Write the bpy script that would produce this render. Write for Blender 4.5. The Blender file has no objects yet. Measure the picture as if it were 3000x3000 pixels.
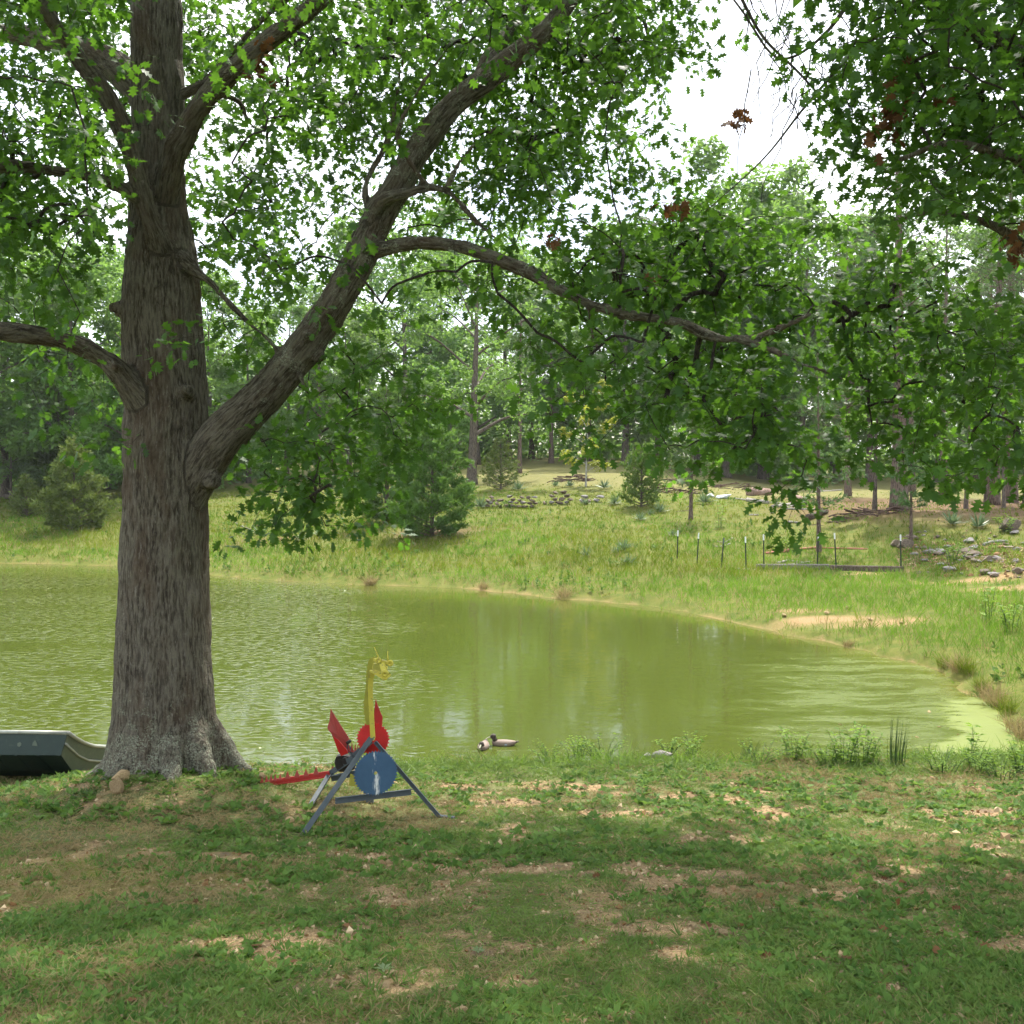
import bpy, math, random
import numpy as np
from mathutils import Vector, Matrix

random.seed(7)
RNG = np.random.default_rng(11)
C = bpy.context.scene.collection
SC = bpy.context.scene

# ------------------------------------------------------------------ camera
CAM = np.array([0.0, 0.0, 4.0])
FPX = 3000.0                       # focal length in pixels of the 3000 px photograph
PITCH = math.atan(100 / 3000)
cam_d = bpy.data.cameras.new('camera')
cam_d.sensor_width = 36; cam_d.lens = 36; cam_d.clip_start = 0.1; cam_d.clip_end = 2000
cam = bpy.data.objects.new('camera', cam_d); C.objects.link(cam)
cam.location = CAM; cam.rotation_euler = (math.pi/2 - PITCH, 0, 0)
SC.camera = cam

# ------------------------------------------------------------------ sky, sun, exposure
SUN_EL, SUN_AZ = math.radians(57), math.radians(14)     # azimuth from +Y towards +X
w = bpy.data.worlds.new('World'); SC.world = w; w.use_nodes = True
nt = w.node_tree; nt.nodes.clear()
out = nt.nodes.new('ShaderNodeOutputWorld'); bg = nt.nodes.new('ShaderNodeBackground')
sky = nt.nodes.new('ShaderNodeTexSky'); sky.sky_type = 'NISHITA'; sky.sun_disc = False
sky.sun_elevation = SUN_EL; sky.sun_rotation = SUN_AZ; sky.dust_density = 3; sky.air_density = 1.0
tc = nt.nodes.new('ShaderNodeTexCoord'); nz = nt.nodes.new('ShaderNodeTexNoise')
nz.inputs['Scale'].default_value = 2.2; nz.inputs['Detail'].default_value = 5
rmp = nt.nodes.new('ShaderNodeValToRGB'); rmp.color_ramp.elements[0].position = .40; rmp.color_ramp.elements[1].position = .62
mx = nt.nodes.new('ShaderNodeMix'); mx.data_type = 'RGBA'
nt.links.new(tc.outputs['Generated'], nz.inputs['Vector']); nt.links.new(nz.outputs['Fac'], rmp.inputs['Fac'])
nt.links.new(rmp.outputs['Color'], mx.inputs['Factor']); nt.links.new(sky.outputs['Color'], mx.inputs['A'])
mx.inputs['B'].default_value = (9.6, 9.9, 10.2, 1)
nt.links.new(mx.outputs['Result'], bg.inputs['Color']); bg.inputs['Strength'].default_value = 0.12
nt.links.new(bg.outputs['Background'], out.inputs['Surface'])

sd_ = bpy.data.lights.new('sun', 'SUN'); sd_.energy = 3.6; sd_.angle = math.radians(1.2); sd_.color = (1, .95, .86)
sun = bpy.data.objects.new('sun', sd_); C.objects.link(sun)
sun.location = (10, 40, 60)
sdir = Vector((math.sin(SUN_AZ)*math.cos(SUN_EL), math.cos(SUN_AZ)*math.cos(SUN_EL), math.sin(SUN_EL)))
sun.rotation_euler = sdir.to_track_quat('Z', 'Y').to_euler()

SC.view_settings.view_transform = 'Standard'; SC.view_settings.look = 'None'
SC.view_settings.exposure = 1.35; SC.view_settings.gamma = 1
SC.render.engine = 'CYCLES'
cy = SC.cycles
cy.use_denoising = True; cy.max_bounces = 5; cy.diffuse_bounces = 3; cy.glossy_bounces = 2
cy.transmission_bounces = 4; cy.transparent_max_bounces = 6; cy.caustics_reflective = False; cy.caustics_refractive = False
cy.use_adaptive_sampling = True; cy.adaptive_threshold = .03
cy.sample_clamp_indirect = 6; cy.volume_bounces = 0

# ------------------------------------------------------------------ helpers: picture -> place
def ray(px, py):
    u = (px-1500)/FPX; v = (1500-py)/FPX
    c, s = math.cos(PITCH), math.sin(PITCH)
    return np.array([u, c + v*s, -s + v*c])
def P(px, py, d):                       # a point at depth d (metres ahead) seen at photo pixel px,py
    r = ray(px, py); return CAM + r*(d/r[1])
K = 3000/1932
def PD(x, y, d): return P(x*K, y*K, d)

def hash2(i, j, s):
    n = (i*374761393 + j*668265263 + s*974634777) & 0xffffffff
    n = ((n ^ (n >> 13))*1274126177) & 0xffffffff
    return ((n ^ (n >> 16)) & 0xffff)/65535.0
def vn2(x, y, s=0):
    x = np.asarray(x, float); y = np.asarray(y, float)
    i = np.floor(x).astype(np.int64); j = np.floor(y).astype(np.int64); fx = x-i; fy = y-j
    fx = fx*fx*(3-2*fx); fy = fy*fy*(3-2*fy)
    a = hash2(i, j, s); b = hash2(i+1, j, s); c = hash2(i, j+1, s); d = hash2(i+1, j+1, s)
    return (a*(1-fx)+b*fx)*(1-fy) + (c*(1-fx)+d*fx)*fy
def fbm2(x, y, s=0, o=3):
    t = 0; a = .5; n = 0
    for k in range(o):
        t = t + a*vn2(x*2**k, y*2**k, s+k*17); n += a; a *= .5
    return t/n
def vn3(x, y, z, s=0):
    k = np.floor(z).astype(np.int64); f = z-k; f = f*f*(3-2*f)
    i = np.floor(x).astype(np.int64); j = np.floor(y).astype(np.int64); fx = x-i; fy = y-j
    fx = fx*fx*(3-2*fx); fy = fy*fy*(3-2*fy)
    def lay(kk):
        q = kk*83492791
        a = hash2(i+q, j, s); b = hash2(i+1+q, j, s); c = hash2(i+q, j+1, s); d = hash2(i+1+q, j+1, s)
        return (a*(1-fx)+b*fx)*(1-fy) + (c*(1-fx)+d*fx)*fy
    return lay(k)*(1-f) + lay(k+1)*f
def sstep(a, b, x):
    t = np.clip((x-a)/(b-a), 0, 1); return t*t*(3-2*t)

# ------------------------------------------------------------------ terrain
def wat(x, y): p = ray(x*K, y*K); t = -CAM[2]/p[2]; return (p[0]*t, p[1]*t)
SHORE = [(-120, 62), (-60, 58)] + [wat(*q) for q in ((0,1063),(110,1064),(230,1068),(330,1078),(400,1086),(500,1093),(600,1100),(690,1103),(760,1106),
   (850,1109),(950,1117),(1050,1128),(1130,1134),(1200,1141),(1280,1152),(1350,1166),(1430,1184),(1500,1200),(1580,1217),(1650,1233),(1705,1247),(1750,1265),(1795,1288),(1830,1310),
   (1858,1328),(1885,1346),(1905,1368),(1935,1392))] + [(7.75,15.3),(7.5,14.7),(6.6,14.35),(5.2,14.2),(4.0,14.3),(2.8,14.1),(1.6,14.15),(.6,13.95),(-.6,14.1),(-1.8,13.95),(-3.2,14.0),(-4.6,13.8),(-6.5,13.6),(-10,13.4),(-25,12),(-60,6),(-120,0)]
SH = np.array(SHORE)
def shore_sd(x, y):                     # > 0 on land
    x = np.asarray(x, float); y = np.asarray(y, float)
    best = np.full(x.shape, 1e18); inside = np.zeros(x.shape, bool)
    n = len(SH)
    for k in range(n):
        ax, ay = SH[k]; bx, by = SH[(k+1) % n]
        dx, dy = bx-ax, by-ay
        t = np.clip(((x-ax)*dx+(y-ay)*dy)/(dx*dx+dy*dy), 0, 1)
        best = np.minimum(best, (x-ax-t*dx)**2+(y-ay-t*dy)**2)
        if ay != by:
            cond = ((ay > y) != (by > y)) & (x < dx*(y-ay)/dy+ax)
            inside ^= cond
    d = np.sqrt(best); d = np.where(inside, -d, d)
    rag = (.55*(vn2(x*.7, y*.7, 301)-.5)+.40*(vn2(x*2.0, y*2.0, 302)-.5))*sstep(15, 19, y)
    return d+rag*np.exp(-np.abs(d)/1.5)
TREE = P(515, 2270, 11.5)               # main oak
def terrain(x, y, sd=None):
    x = np.asarray(x, float); y = np.asarray(y, float)
    if sd is None: sd = shore_sd(x, y)
    s = np.maximum(sd, 0)
    wob = .10*(fbm2(x*.22+9, y*.22, 3)-.5) + .03*(vn2(x*1.3, y*1.3, 5)-.5)
    lawn = np.interp(y, [-60,-30,0,5,8,10,11.5,13,14.1,16,30], [7.5,6,2.35,1.43,.88,.55,.36,.24,.17,.17,.2])
    lawn = lawn + .42*np.exp(-((x-TREE[0])/1.75)**2-((y-11.15)/1.45)**2) + .25*wob
    lawn = lawn*(1-np.exp(-s/.35))
    a = np.interp(s, [0,1,6,20,35,70,150,500], [0,.12,.75,2.5,3.9,6.0,8.5,16])
    b = np.interp(s, [0,1,7,10,13,19,30,60,150,500], [0,.1,.42,.55,1.1,2.35,2.6,3.0,6,14])
    wgt = sstep(.06, .30, x/np.maximum(y, 1))
    bank = a*(1-wgt)+b*wgt + .17*(1-np.exp(-s/.3)) + wob*2.2*sstep(0, 4, s)
    t = sstep(13.2, 17.5, y)
    land = lawn*(1-t)+bank*t
    return np.where(sd < 0, np.maximum(-1.1, .28*sd), land) + .0
def tz(x, y): return float(terrain(np.array([x]), np.array([y]))[0])
_ts = np.concatenate([np.arange(3, 20, .03), np.arange(20, 80, .1), np.arange(80, 300, .6)])
def G(px, py):                          # where the view ray meets the ground
    r = ray(px, py); r = r/r[1]
    pts = CAM[None]+r[None]*_ts[:, None]
    h = np.maximum(terrain(pts[:, 0], pts[:, 1]), 0)
    k = np.argmax(pts[:, 2] <= h)
    if pts[k, 2] > h[k]: k = len(_ts)-1
    p = pts[k].copy(); p[2] = max(tz(p[0], p[1]), 0); return p
def GD(x, y): return G(x*K, y*K)

# ------------------------------------------------------------------ helpers: meshes
class MB:
    def __init__(s): s.v = []; s.f = []; s.a = []; s.n = 0
    def add(s, v, f, a=0.5):
        v = np.asarray(v, float).reshape(-1, 3); f = np.asarray(f, np.int64).reshape(-1, 3)
        s.v.append(v); s.f.append(f+s.n); s.n += len(v)
        s.a.append(np.full(len(v), a) if np.isscalar(a) else np.asarray(a, float)); return s
    def arrays(s): return np.concatenate(s.v), np.concatenate(s.f), np.concatenate(s.a)
def mesh(name, v, f, mat, rnd=None, smooth=True, attrs=None, mats=None, midx=None):
    v = np.asarray(v, np.float32); f = np.asarray(f, np.int32)
    me = bpy.data.meshes.new(name)
    me.vertices.add(len(v)); me.vertices.foreach_set('co', v.ravel())
    me.loops.add(len(f)*3); me.loops.foreach_set('vertex_index', f.ravel())
    me.polygons.add(len(f)); me.polygons.foreach_set('loop_start', np.arange(0, len(f)*3, 3, dtype=np.int32))
    me.polygons.foreach_set('loop_total', np.full(len(f), 3, np.int32))
    me.polygons.foreach_set('use_smooth', np.full(len(f), smooth, bool))
    for m in (mats or [mat]): me.materials.append(m)
    if midx is not None: me.polygons.foreach_set('material_index', np.asarray(midx, np.int32))
    if rnd is not None:
        at = me.attributes.new('rnd', 'FLOAT', 'POINT'); at.data.foreach_set('value', np.asarray(rnd, np.float32))
    for k, val in (attrs or {}).items():
        val = np.asarray(val, np.float32)
        at = me.attributes.new(k, 'FLOAT' if val.ndim == 1 else 'FLOAT_VECTOR', 'POINT')
        at.data.foreach_set('value' if val.ndim == 1 else 'vector', val.ravel())
    me.update(); me.validate()
    return me
def obj(name, me, parent=None, loc=None):
    o = bpy.data.objects.new(name, me); C.objects.link(o)
    if parent is not None: o.parent = parent
    if loc is not None: o.location = loc
    return o
def mbo(name, mb, mat, parent=None, smooth=True, loc=None):
    v, f, a = mb.arrays(); return obj(name, mesh(name, v, f, mat, a, smooth), parent, loc)
def tag(o, label=None, cat=None, group=None, kind=None):
    if label: o['label'] = label
    if cat: o['category'] = cat
    if group: o['group'] = group
    if kind: o['kind'] = kind
    return o
def thing(name, label, cat, loc=(0,0,0), rz=0, group=None):
    o = bpy.data.objects.new(name, None); C.objects.link(o); o.empty_display_size = .2
    o.location = loc; o.rotation_euler = (0, 0, rz); return tag(o, label, cat, group)
def dup(root, loc, rz=0, scale=1, label=None, group=None):
    r = root.copy(); C.objects.link(r); r.location = loc; r.rotation_euler = (0, 0, rz)
    r.scale = (scale,)*3 if np.isscalar(scale) else scale
    if label: r['label'] = label
    if group: r['group'] = group
    for ch in list(root.children):
        c = ch.copy(); C.objects.link(c); c.parent = r
    return r
def nrm(a): a = np.asarray(a, float); return a/np.maximum(np.linalg.norm(a, axis=-1, keepdims=True), 1e-9)
def tube(pts, rad, sides=8, cap=True):
    pts = np.asarray(pts, float); n = len(pts); rad = np.broadcast_to(np.asarray(rad, float), (n,))
    t = nrm(np.gradient(pts, axis=0)); ref = np.array([0, 0, 1.]) if abs(t[0][2]) < .9 else np.array([1., 0, 0])
    e1 = np.zeros_like(pts)
    e = nrm(ref-t[0]*np.dot(ref, t[0]))
    for i in range(n):
        e = e - t[i]*np.dot(e, t[i]); e = e/max(np.linalg.norm(e), 1e-9); e1[i] = e
    e2 = np.cross(t, e1); a = np.linspace(0, 2*np.pi, sides, endpoint=False)
    v = (pts[:, None]+rad[:, None, None]*(np.cos(a)[None, :, None]*e1[:, None]+np.sin(a)[None, :, None]*e2[:, None])).reshape(-1, 3)
    i = np.arange(n-1)[:, None]*sides; j = np.arange(sides)[None]; j2 = (j+1) % sides
    q = np.stack([i+j, i+j2, i+sides+j2, i+sides+j], -1).reshape(-1, 4)
    f = np.concatenate([q[:, [0, 1, 2]], q[:, [0, 2, 3]]])
    if cap:
        v = np.concatenate([v, pts[[0]], pts[[-1]]]); c0, c1 = n*sides, n*sides+1
        jj = np.arange(sides); j3 = (jj+1) % sides
        f = np.concatenate([f, np.stack([np.full(sides, c0), j3, jj], -1), np.stack([np.full(sides, c1), (n-1)*sides+jj, (n-1)*sides+j3], -1)])
    return v, f
def spline(pts, n):                     # Catmull-Rom through rows of any width
    p = np.asarray(pts, float); p = np.concatenate([[2*p[0]-p[1]], p, [2*p[-1]-p[-2]]])
    m = len(p)-3; t = np.linspace(0, m-1e-6, n); k = t.astype(int); f = (t-k)[:, None]
    a, b, c, d = p[k], p[k+1], p[k+2], p[k+3]
    return .5*((2*b)+(-a+c)*f+(2*a-5*b+4*c-d)*f**2+(-a+3*b-3*c+d)*f**3)
def bar(p0, p1, w, h, up=(0, 0, 1)):    # box beam between two points
    p0 = np.asarray(p0, float); p1 = np.asarray(p1, float); t = nrm(p1-p0); u = np.asarray(up, float)
    if abs(np.dot(t, nrm(u))) > .98: u = np.array([1., 0, 0])
    s = nrm(np.cross(t, u)); u = np.cross(s, t); c = .12*min(w, h)
    prof = [(-w/2+c,-h/2),(w/2-c,-h/2),(w/2,-h/2+c),(w/2,h/2-c),(w/2-c,h/2),(-w/2+c,h/2),(-w/2,h/2-c),(-w/2,-h/2+c)]
    v = [q+s*a+u*b for q in (p0, p1) for a, b in prof]; n = 8; f = []
    for j in range(n): f += [(j, (j+1) % n, n+(j+1) % n), (j, n+(j+1) % n, n+j)]
    for j in range(1, n-1): f += [(0, j+1, j), (n, n+j, n+j+1)]
    return np.array(v), np.array(f)
def slab(poly, thick, nrmv):            # flat outline (3D, coplanar) with thickness, fan from centroid
    p = np.asarray(poly, float); nv = nrm(nrmv)*thick/2; n = len(p)
    v = np.concatenate([p+nv, p-nv, [p.mean(0)+nv], [p.mean(0)-nv]]); f = []
    for j in range(n):
        k = (j+1) % n; f += [(2*n, j, k), (2*n+1, n+k, n+j), (j, n+j, n+k), (j, n+k, k)]
    return v, np.array(f)
def scatter(T, F, pos, X, Z, S, Y=None):
    T = np.asarray(T, float); F = np.asarray(F, np.int64); n = len(pos); m = len(T)
    X = nrm(X); Z = nrm(Z-X*np.sum(X*Z, -1, keepdims=True)); Y = np.cross(Z, X)
    S = np.asarray(S, float); S = S[:, None] if S.ndim == 1 else S
    S = np.broadcast_to(S, (n, 3)) if S.shape[1] != 3 else S
    v = pos[:, None]+T[None, :, 0, None]*(X*S[:, :1])[:, None]+T[None, :, 1, None]*(Y*S[:, 1:2])[:, None]+T[None, :, 2, None]*(Z*S[:, 2:3])[:, None]
    f = F[None]+(np.arange(n)*m)[:, None, None]
    return v.reshape(-1, 3), f.reshape(-1, 3)
def rdir(n, g=None):
    g = g or RNG; return nrm(g.normal(size=(n, 3)))

# leaf shapes: x along the leaf, y across, z off the blade
def _oak():
    sin_ = [(.10,.03),(.36,.14),(.62,.15),(.86,.10)]
    tips = [(.26,.32),(.58,.44),(.86,.34)]
    v = [(0,0,0)]; f = []
    def zz(x, y): return -.16*x*x + .22*abs(y)
    for s in (1, -1):
        b = len(v)
        for x, y in sin_: v.append((x, s*y, zz(x, y)))
        for x, y in tips: v.append((x, s*y, zz(x, y)-.12*abs(y)))
        for k in range(3):
            f.append((b+k+1, b+k, b+4+k) if s < 0 else (b+k, b+k+1, b+4+k))
    t = len(v); v.append((1.02, 0, zz(1, 0)))
    L = [1,2,3,4]; R = [8,9,10,11]
    f += [(0, R[0], L[0])]
    for k in range(3): f += [(L[k], R[k], R[k+1]), (L[k], R[k+1], L[k+1])]
    f += [(L[3], R[3], t)]
    return np.array(v), np.array(f)
OAKV, OAKF = _oak()
DIAV = np.array([(0,0,0),(.5,.3,.05),(1,0,-.12),(.5,-.3,.05)]); DIAF = np.array([(0,1,2),(0,2,3)]); DIAF = DIAF[:, [0,2,1]]
KITV = np.array([(0,.5,0),(0,-.5,0),(.45,.42,.0),(.45,-.42,.0),(1,0,-.0)])     # blade with base
BLAV = np.array([(0,0,0),(.4,.5,.0),(.4,-.5,.0),(1,0,0)]); BLAF = np.array([(0,2,1),(1,2,3)])
TRIV = np.array([(0,.5,0),(0,-.5,0),(1,0,0)]); TRIF = np.array([(0,1,2)])
# ------------------------------------------------------------------ materials
class NT:
    def __init__(s, name):
        s.m = bpy.data.materials.new(name); s.m.use_nodes = True; s.t = s.m.node_tree; s.t.nodes.clear()
        s.out = s.n('ShaderNodeOutputMaterial')
    def n(s, t, **kw):
        x = s.t.nodes.new(t)
        for k, v in kw.items():
            if k[0] == '_': setattr(x, k[1:], v)
            else: s.set(x.inputs[k.replace('0', ' ')], v)
        return x
    def set(s, i, v):
        if isinstance(v, bpy.types.NodeSocket): s.t.links.new(v, i)
        else: i.default_value = v if not (isinstance(v, tuple) and len(v) == 3 and len(i.default_value) == 4) else (*v, 1)
    def attr(s, name): return s.n('ShaderNodeAttribute', _attribute_name=name)
    def mix(s, f, a, b, bt='MIX'):
        x = s.n('ShaderNodeMix', _data_type='RGBA', _blend_type=bt)
        s.set(x.inputs['Factor'], f); s.set(x.inputs['A'], a); s.set(x.inputs['B'], b); return x.outputs['Result']
    def noise(s, scale, detail=3, vec=None, rough=.55):
        x = s.n('ShaderNodeTexNoise', Scale=scale, Detail=detail, Roughness=rough)
        if vec is not None: s.set(x.inputs['Vector'], vec)
        return x.outputs['Fac']
    def ramp(s, f, a, b, ca=(0,0,0), cb=(1,1,1)):
        x = s.n('ShaderNodeValToRGB'); s.set(x.inputs['Fac'], f); e = x.color_ramp.elements
        e[0].position = a; e[1].position = b; e[0].color = (*ca, 1); e[1].color = (*cb, 1); return x.outputs['Color']
    def math(s, op, a, b=0.0, c=0.0):
        x = s.n('ShaderNodeMath', _operation=op); s.set(x.inputs[0], a); s.set(x.inputs[1], b); s.set(x.inputs[2], c); return x.outputs[0]
    def obj(s): return s.n('ShaderNodeTexCoord').outputs['Object']
    def pos(s): return s.n('ShaderNodeNewGeometry').outputs['Position']
    def map(s, vec, sc):
        x = s.n('ShaderNodeMapping'); s.set(x.inputs['Vector'], vec); x.inputs['Scale'].default_value = sc; return x.outputs['Vector']
    def bump(s, h, st=.5, d=.02):
        x = s.n('ShaderNodeBump', Strength=st, Distance=d); s.set(x.inputs['Height'], h); return x.outputs['Normal']
    def pbsdf(s, col, rough=.7, spec=.3, metal=0, nrm=None):
        x = s.n('ShaderNodeBsdfPrincipled', Roughness=rough, Metallic=metal)
        s.set(x.inputs['Base Color'], col); x.inputs['Specular IOR Level'].default_value = spec
        if nrm is not None: s.set(x.inputs['Normal'], nrm)
        return x
    def fin(s, sh): s.t.links.new(sh.outputs[0], s.out.inputs['Surface']); return s.m

def leafmat(name, dark, light, trans, tmix=.42, rough=.42, spec=.35, objvar=.0, autumn=None):
    t = NT(name); r = t.attr('rnd').outputs['Fac']
    col = t.mix(r, dark, light)
    tr = t.mix(r, tuple(.75*c for c in trans), trans)
    if objvar:
        oi = t.n('ShaderNodeObjectInfo').outputs['Random']
        k = t.math('MULTIPLY_ADD', oi, objvar, 1-objvar/2)
        hs = t.n('ShaderNodeHueSaturation', Value=k, Color=col); t.set(hs.inputs['Hue'], t.math('MULTIPLY_ADD', oi, .05, .475)); col = hs.outputs[0]
    if autumn:
        m = t.math('GREATER_THAN', r, .985); col = t.mix(m, col, autumn)
    a = t.pbsdf(col, rough, spec); b = t.n('ShaderNodeBsdfTranslucent', Color=tr)
    x = t.n('ShaderNodeMixShader', Fac=tmix); t.t.links.new(a.outputs[0], x.inputs[1]); t.t.links.new(b.outputs[0], x.inputs[2])
    return t.fin(x)
M = {}
M['oakleaf'] = leafmat('oak_leaf', (.014,.042,.010), (.050,.112,.022), (.18,.40,.03), .38, .55, .28)
M['oakleaf2'] = leafmat('oak_leaf_upper', (.016,.042,.012), (.045,.10,.022), (.18,.34,.03), .42, .45, .3)
M['deadleaf'] = leafmat('dead_leaf', (.10,.045,.02), (.22,.11,.05), (.22,.09,.03), .3, .7, .15)
M['bgleaf'] = leafmat('woodland_leaf', (.060,.125,.034), (.14,.24,.06), (.28,.48,.08), .42, .5, .25, .5, (.35,.10,.03))
M['paleleaf'] = leafmat('pale_leaf', (.10,.17,.075), (.20,.28,.14), (.25,.36,.10), .4, .5, .3)
M['yellowleaf'] = leafmat('yellow_leaf', (.16,.22,.03), (.32,.34,.04), (.45,.48,.05), .42, .5, .3)
M['needle'] = leafmat('pine_needle', (.045,.10,.034), (.11,.20,.06), (.17,.30,.06), .3, .5, .3, .45)
M['cedar'] = leafmat('cedar_foliage', (.06,.13,.026), (.15,.26,.055), (.19,.33,.05), .32, .6, .2, .4)
M['cedaryellow'] = leafmat('yellow_cedar_foliage', (.07,.12,.025), (.17,.21,.05), (.2,.27,.05), .28, .6, .2)
M['lawn'] = leafmat('lawn_blade', (.07,.135,.026), (.175,.245,.058), (.24,.36,.065), .33, .55, .25)
M['drygrass'] = leafmat('dry_grass', (.19,.14,.065), (.40,.32,.16), (.38,.30,.13), .3, .7, .15)
M['weedleaf'] = leafmat('weed_leaf', (.045,.11,.02), (.13,.225,.05), (.2,.33,.055), .35, .6, .12)
M['bankgrass'] = leafmat('bank_grass', (.060,.115,.010), (.180,.195,.022), (.21,.29,.03), .35, .75, .05)
M['brightgrass'] = leafmat('bright_grass', (.058,.145,.012), (.145,.25,.026), (.2,.36,.035), .38, .65, .08)
M['shoreweed'] = leafmat('shore_weed_leaf', (.07,.15,.022), (.18,.28,.045), (.26,.42,.05), .4, .6, .12)  # brighter weed leaf; sunshine on the shaded shore weeds put into the colour
M['litter'] = leafmat('leaf_litter', (.10,.07,.04), (.34,.26,.15), (.2,.15,.08), .15, .8, .1)
M['yucca'] = leafmat('yucca_leaf', (.06,.11,.055), (.17,.25,.13), (.2,.3,.12), .22, .45, .3)
M['rush'] = leafmat('rush_stem', (.04,.085,.03), (.09,.16,.05), (.12,.2,.05), .2, .5, .3)

def barkmat(name, a, b, c, sc=1.0, lichen=0.0, bs=.9):
    t = NT(name); v = t.attr('bark').outputs['Vector'] if lichen else t.obj()
    v1 = t.map(v, (36*sc, 36*sc, 6.2*sc)); v2 = t.map(v, (6*sc, 6*sc, 1.6*sc))
    n1 = t.noise(1, 6, v1, .65); n2 = t.noise(1, 3, v2)
    ridge = t.math('ABSOLUTE', t.math('SUBTRACT', n1, .5)); ridge = t.math('MULTIPLY', ridge, 5.0)
    col = t.mix(t.ramp(n1, .40, .57), a, b)
    col = t.mix(t.math('MULTIPLY', t.ramp(n2, .45, .75), .35), col, c)
    if lichen:
        col = t.mix(t.math('MULTIPLY', t.ramp(t.noise(1, 4, t.map(v, (3.5, 3.5, 1.1)), .6), .50, .66), .6), col, (.088,.058,.038))
        ln = t.noise(6, 6, t.obj(), .7); fleck = t.noise(55, 3, t.obj(), .6)
        lm = t.attr('lichen').outputs['Fac']
        th = t.math('ADD', ln, t.math('MULTIPLY', lm, .30))
        m = t.math('MULTIPLY', t.math('MULTIPLY', t.ramp(th, .64, .76), .9), t.ramp(fleck, .45, .62))
        lc = t.mix(t.noise(30, 2, t.obj()), (.20,.225,.15), (.38,.405,.31))
        col = t.mix(m, col, lc)
        cr = t.noise(1, 4, t.map(v, (60, 60, 9)), .7)
        col = t.mix(t.math('MULTIPLY', t.ramp(cr, .58, .68), .55), col, (.30,.28,.24))
    return t.fin(t.pbsdf(col, .9, .15, 0, t.bump(t.math('ADD', t.math('MULTIPLY', n1, 1.6), t.noise(40*sc, 4, v)), bs, .03)))
M['oakbark'] = barkmat('oak_bark', (.042,.034,.025), (.152,.135,.102), (.24,.22,.175), 1.0, 1.0, 1.0)
M['twig'] = barkmat('twig_bark', (.025,.02,.017), (.07,.058,.047), (.09,.08,.07), 2)
M['bark'] = barkmat('tree_bark', (.05,.04,.033), (.16,.13,.105), (.2,.17,.14), .8)
M['pinebark'] = barkmat('pine_bark', (.06,.04,.033), (.19,.14,.115), (.2,.165,.145), .8)
M['palebark'] = barkmat('pale_bark', (.2,.19,.17), (.42,.4,.36), (.5,.48,.45), 1)
M['deadwood'] = barkmat('weathered_wood', (.18,.16,.135), (.42,.39,.35), (.5,.46,.42), 1.4)
M['logwood'] = barkmat('pink_log_wood', (.20,.13,.10), (.38,.27,.22), (.42,.31,.26), 1.2)
M['tie'] = barkmat('old_timber', (.045,.032,.024), (.16,.125,.1), (.21,.18,.15), 1.5)
M['tiegrey'] = barkmat('grey_timber', (.09,.08,.07), (.25,.23,.2), (.32,.3,.27), 1.5)
M['brush'] = barkmat('brush_stick', (.06,.035,.025), (.15,.10,.08), (.18,.14,.12), 2)

def paint(name, col, worn=None, amt=.5, rough=.55, metal=0, sc=14, spec=.35):
    t = NT(name); o = t.obj(); n = t.noise(sc, 6, o, .65)
    c = t.mix(n, tuple(.72*x for x in col), tuple(min(1, 1.18*x) for x in col))
    if worn: c = t.mix(t.math('MULTIPLY', t.ramp(t.noise(sc*1.7, 6, o, .7), .56, .66), amt), c, worn)
    return t.fin(t.pbsdf(c, rough, spec, metal, t.bump(n, .25, .004)))
M['red'] = paint('red_paint', (.40,.03,.026), (.14,.05,.035), .6)
M['redsaw'] = paint('bright_red_paint', (.50,.018,.016), (.2,.05,.04), .25)
M['redfade'] = paint('faded_red_paint', (.36,.06,.05), (.15,.07,.06), .4)
M['yellow'] = paint('yellow_paint', (.50,.44,.06), (.11,.10,.07), .8)
M['olive'] = paint('olive_yellow_paint', (.30,.29,.035), (.16,.15,.05), .4)
M['greymetal'] = paint('grey_blue_steel', (.085,.105,.118), (.16,.145,.14), .5, .65, 0)
M['darkmetal'] = paint('dark_rusty_steel', (.035,.03,.025), (.09,.05,.03), .5, .6, .3)
M['post'] = paint('green_post_steel', (.018,.032,.024), (.06,.04,.03), .3, .5, .2)
M['white'] = paint('white_paint', (.74,.75,.76), (.5,.5,.48), .3)
M['redboard'] = paint('red_board', (.42,.16,.12), (.25,.17,.14), .5, .8, 0, 4)
M['boatgreen'] = paint('boat_dark_green_paint', (.022,.040,.034), (.07,.09,.07), .35, .5, 0, 8)
M['boatside'] = paint('boat_grey_green_paint', (.10,.125,.092), (.16,.18,.13), .5, .55, .1, 8)
M['boatrim'] = paint('boat_bare_rim', (.36,.37,.33), (.2,.2,.17), .6, .5, .3, 10)
M['duckbody'] = paint('duck_body', (.24,.175,.14), (.36,.30,.26), .6, .7, 0, 30)
M['duckdark'] = paint('duck_dark', (.055,.04,.03), (.10,.08,.06), .4, .7, 0, 40)
M['bill'] = paint('duck_bill', (.33,.33,.22), (.2,.2,.14), .4, .6)
M['bluepatch'] = paint('duck_wing_patch', (.42,.46,.55), None, 0, .5)
M['tarp'] = paint('pale_plastic', (.55,.58,.58), (.4,.4,.38), .4, .5, 0, 5)
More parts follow.
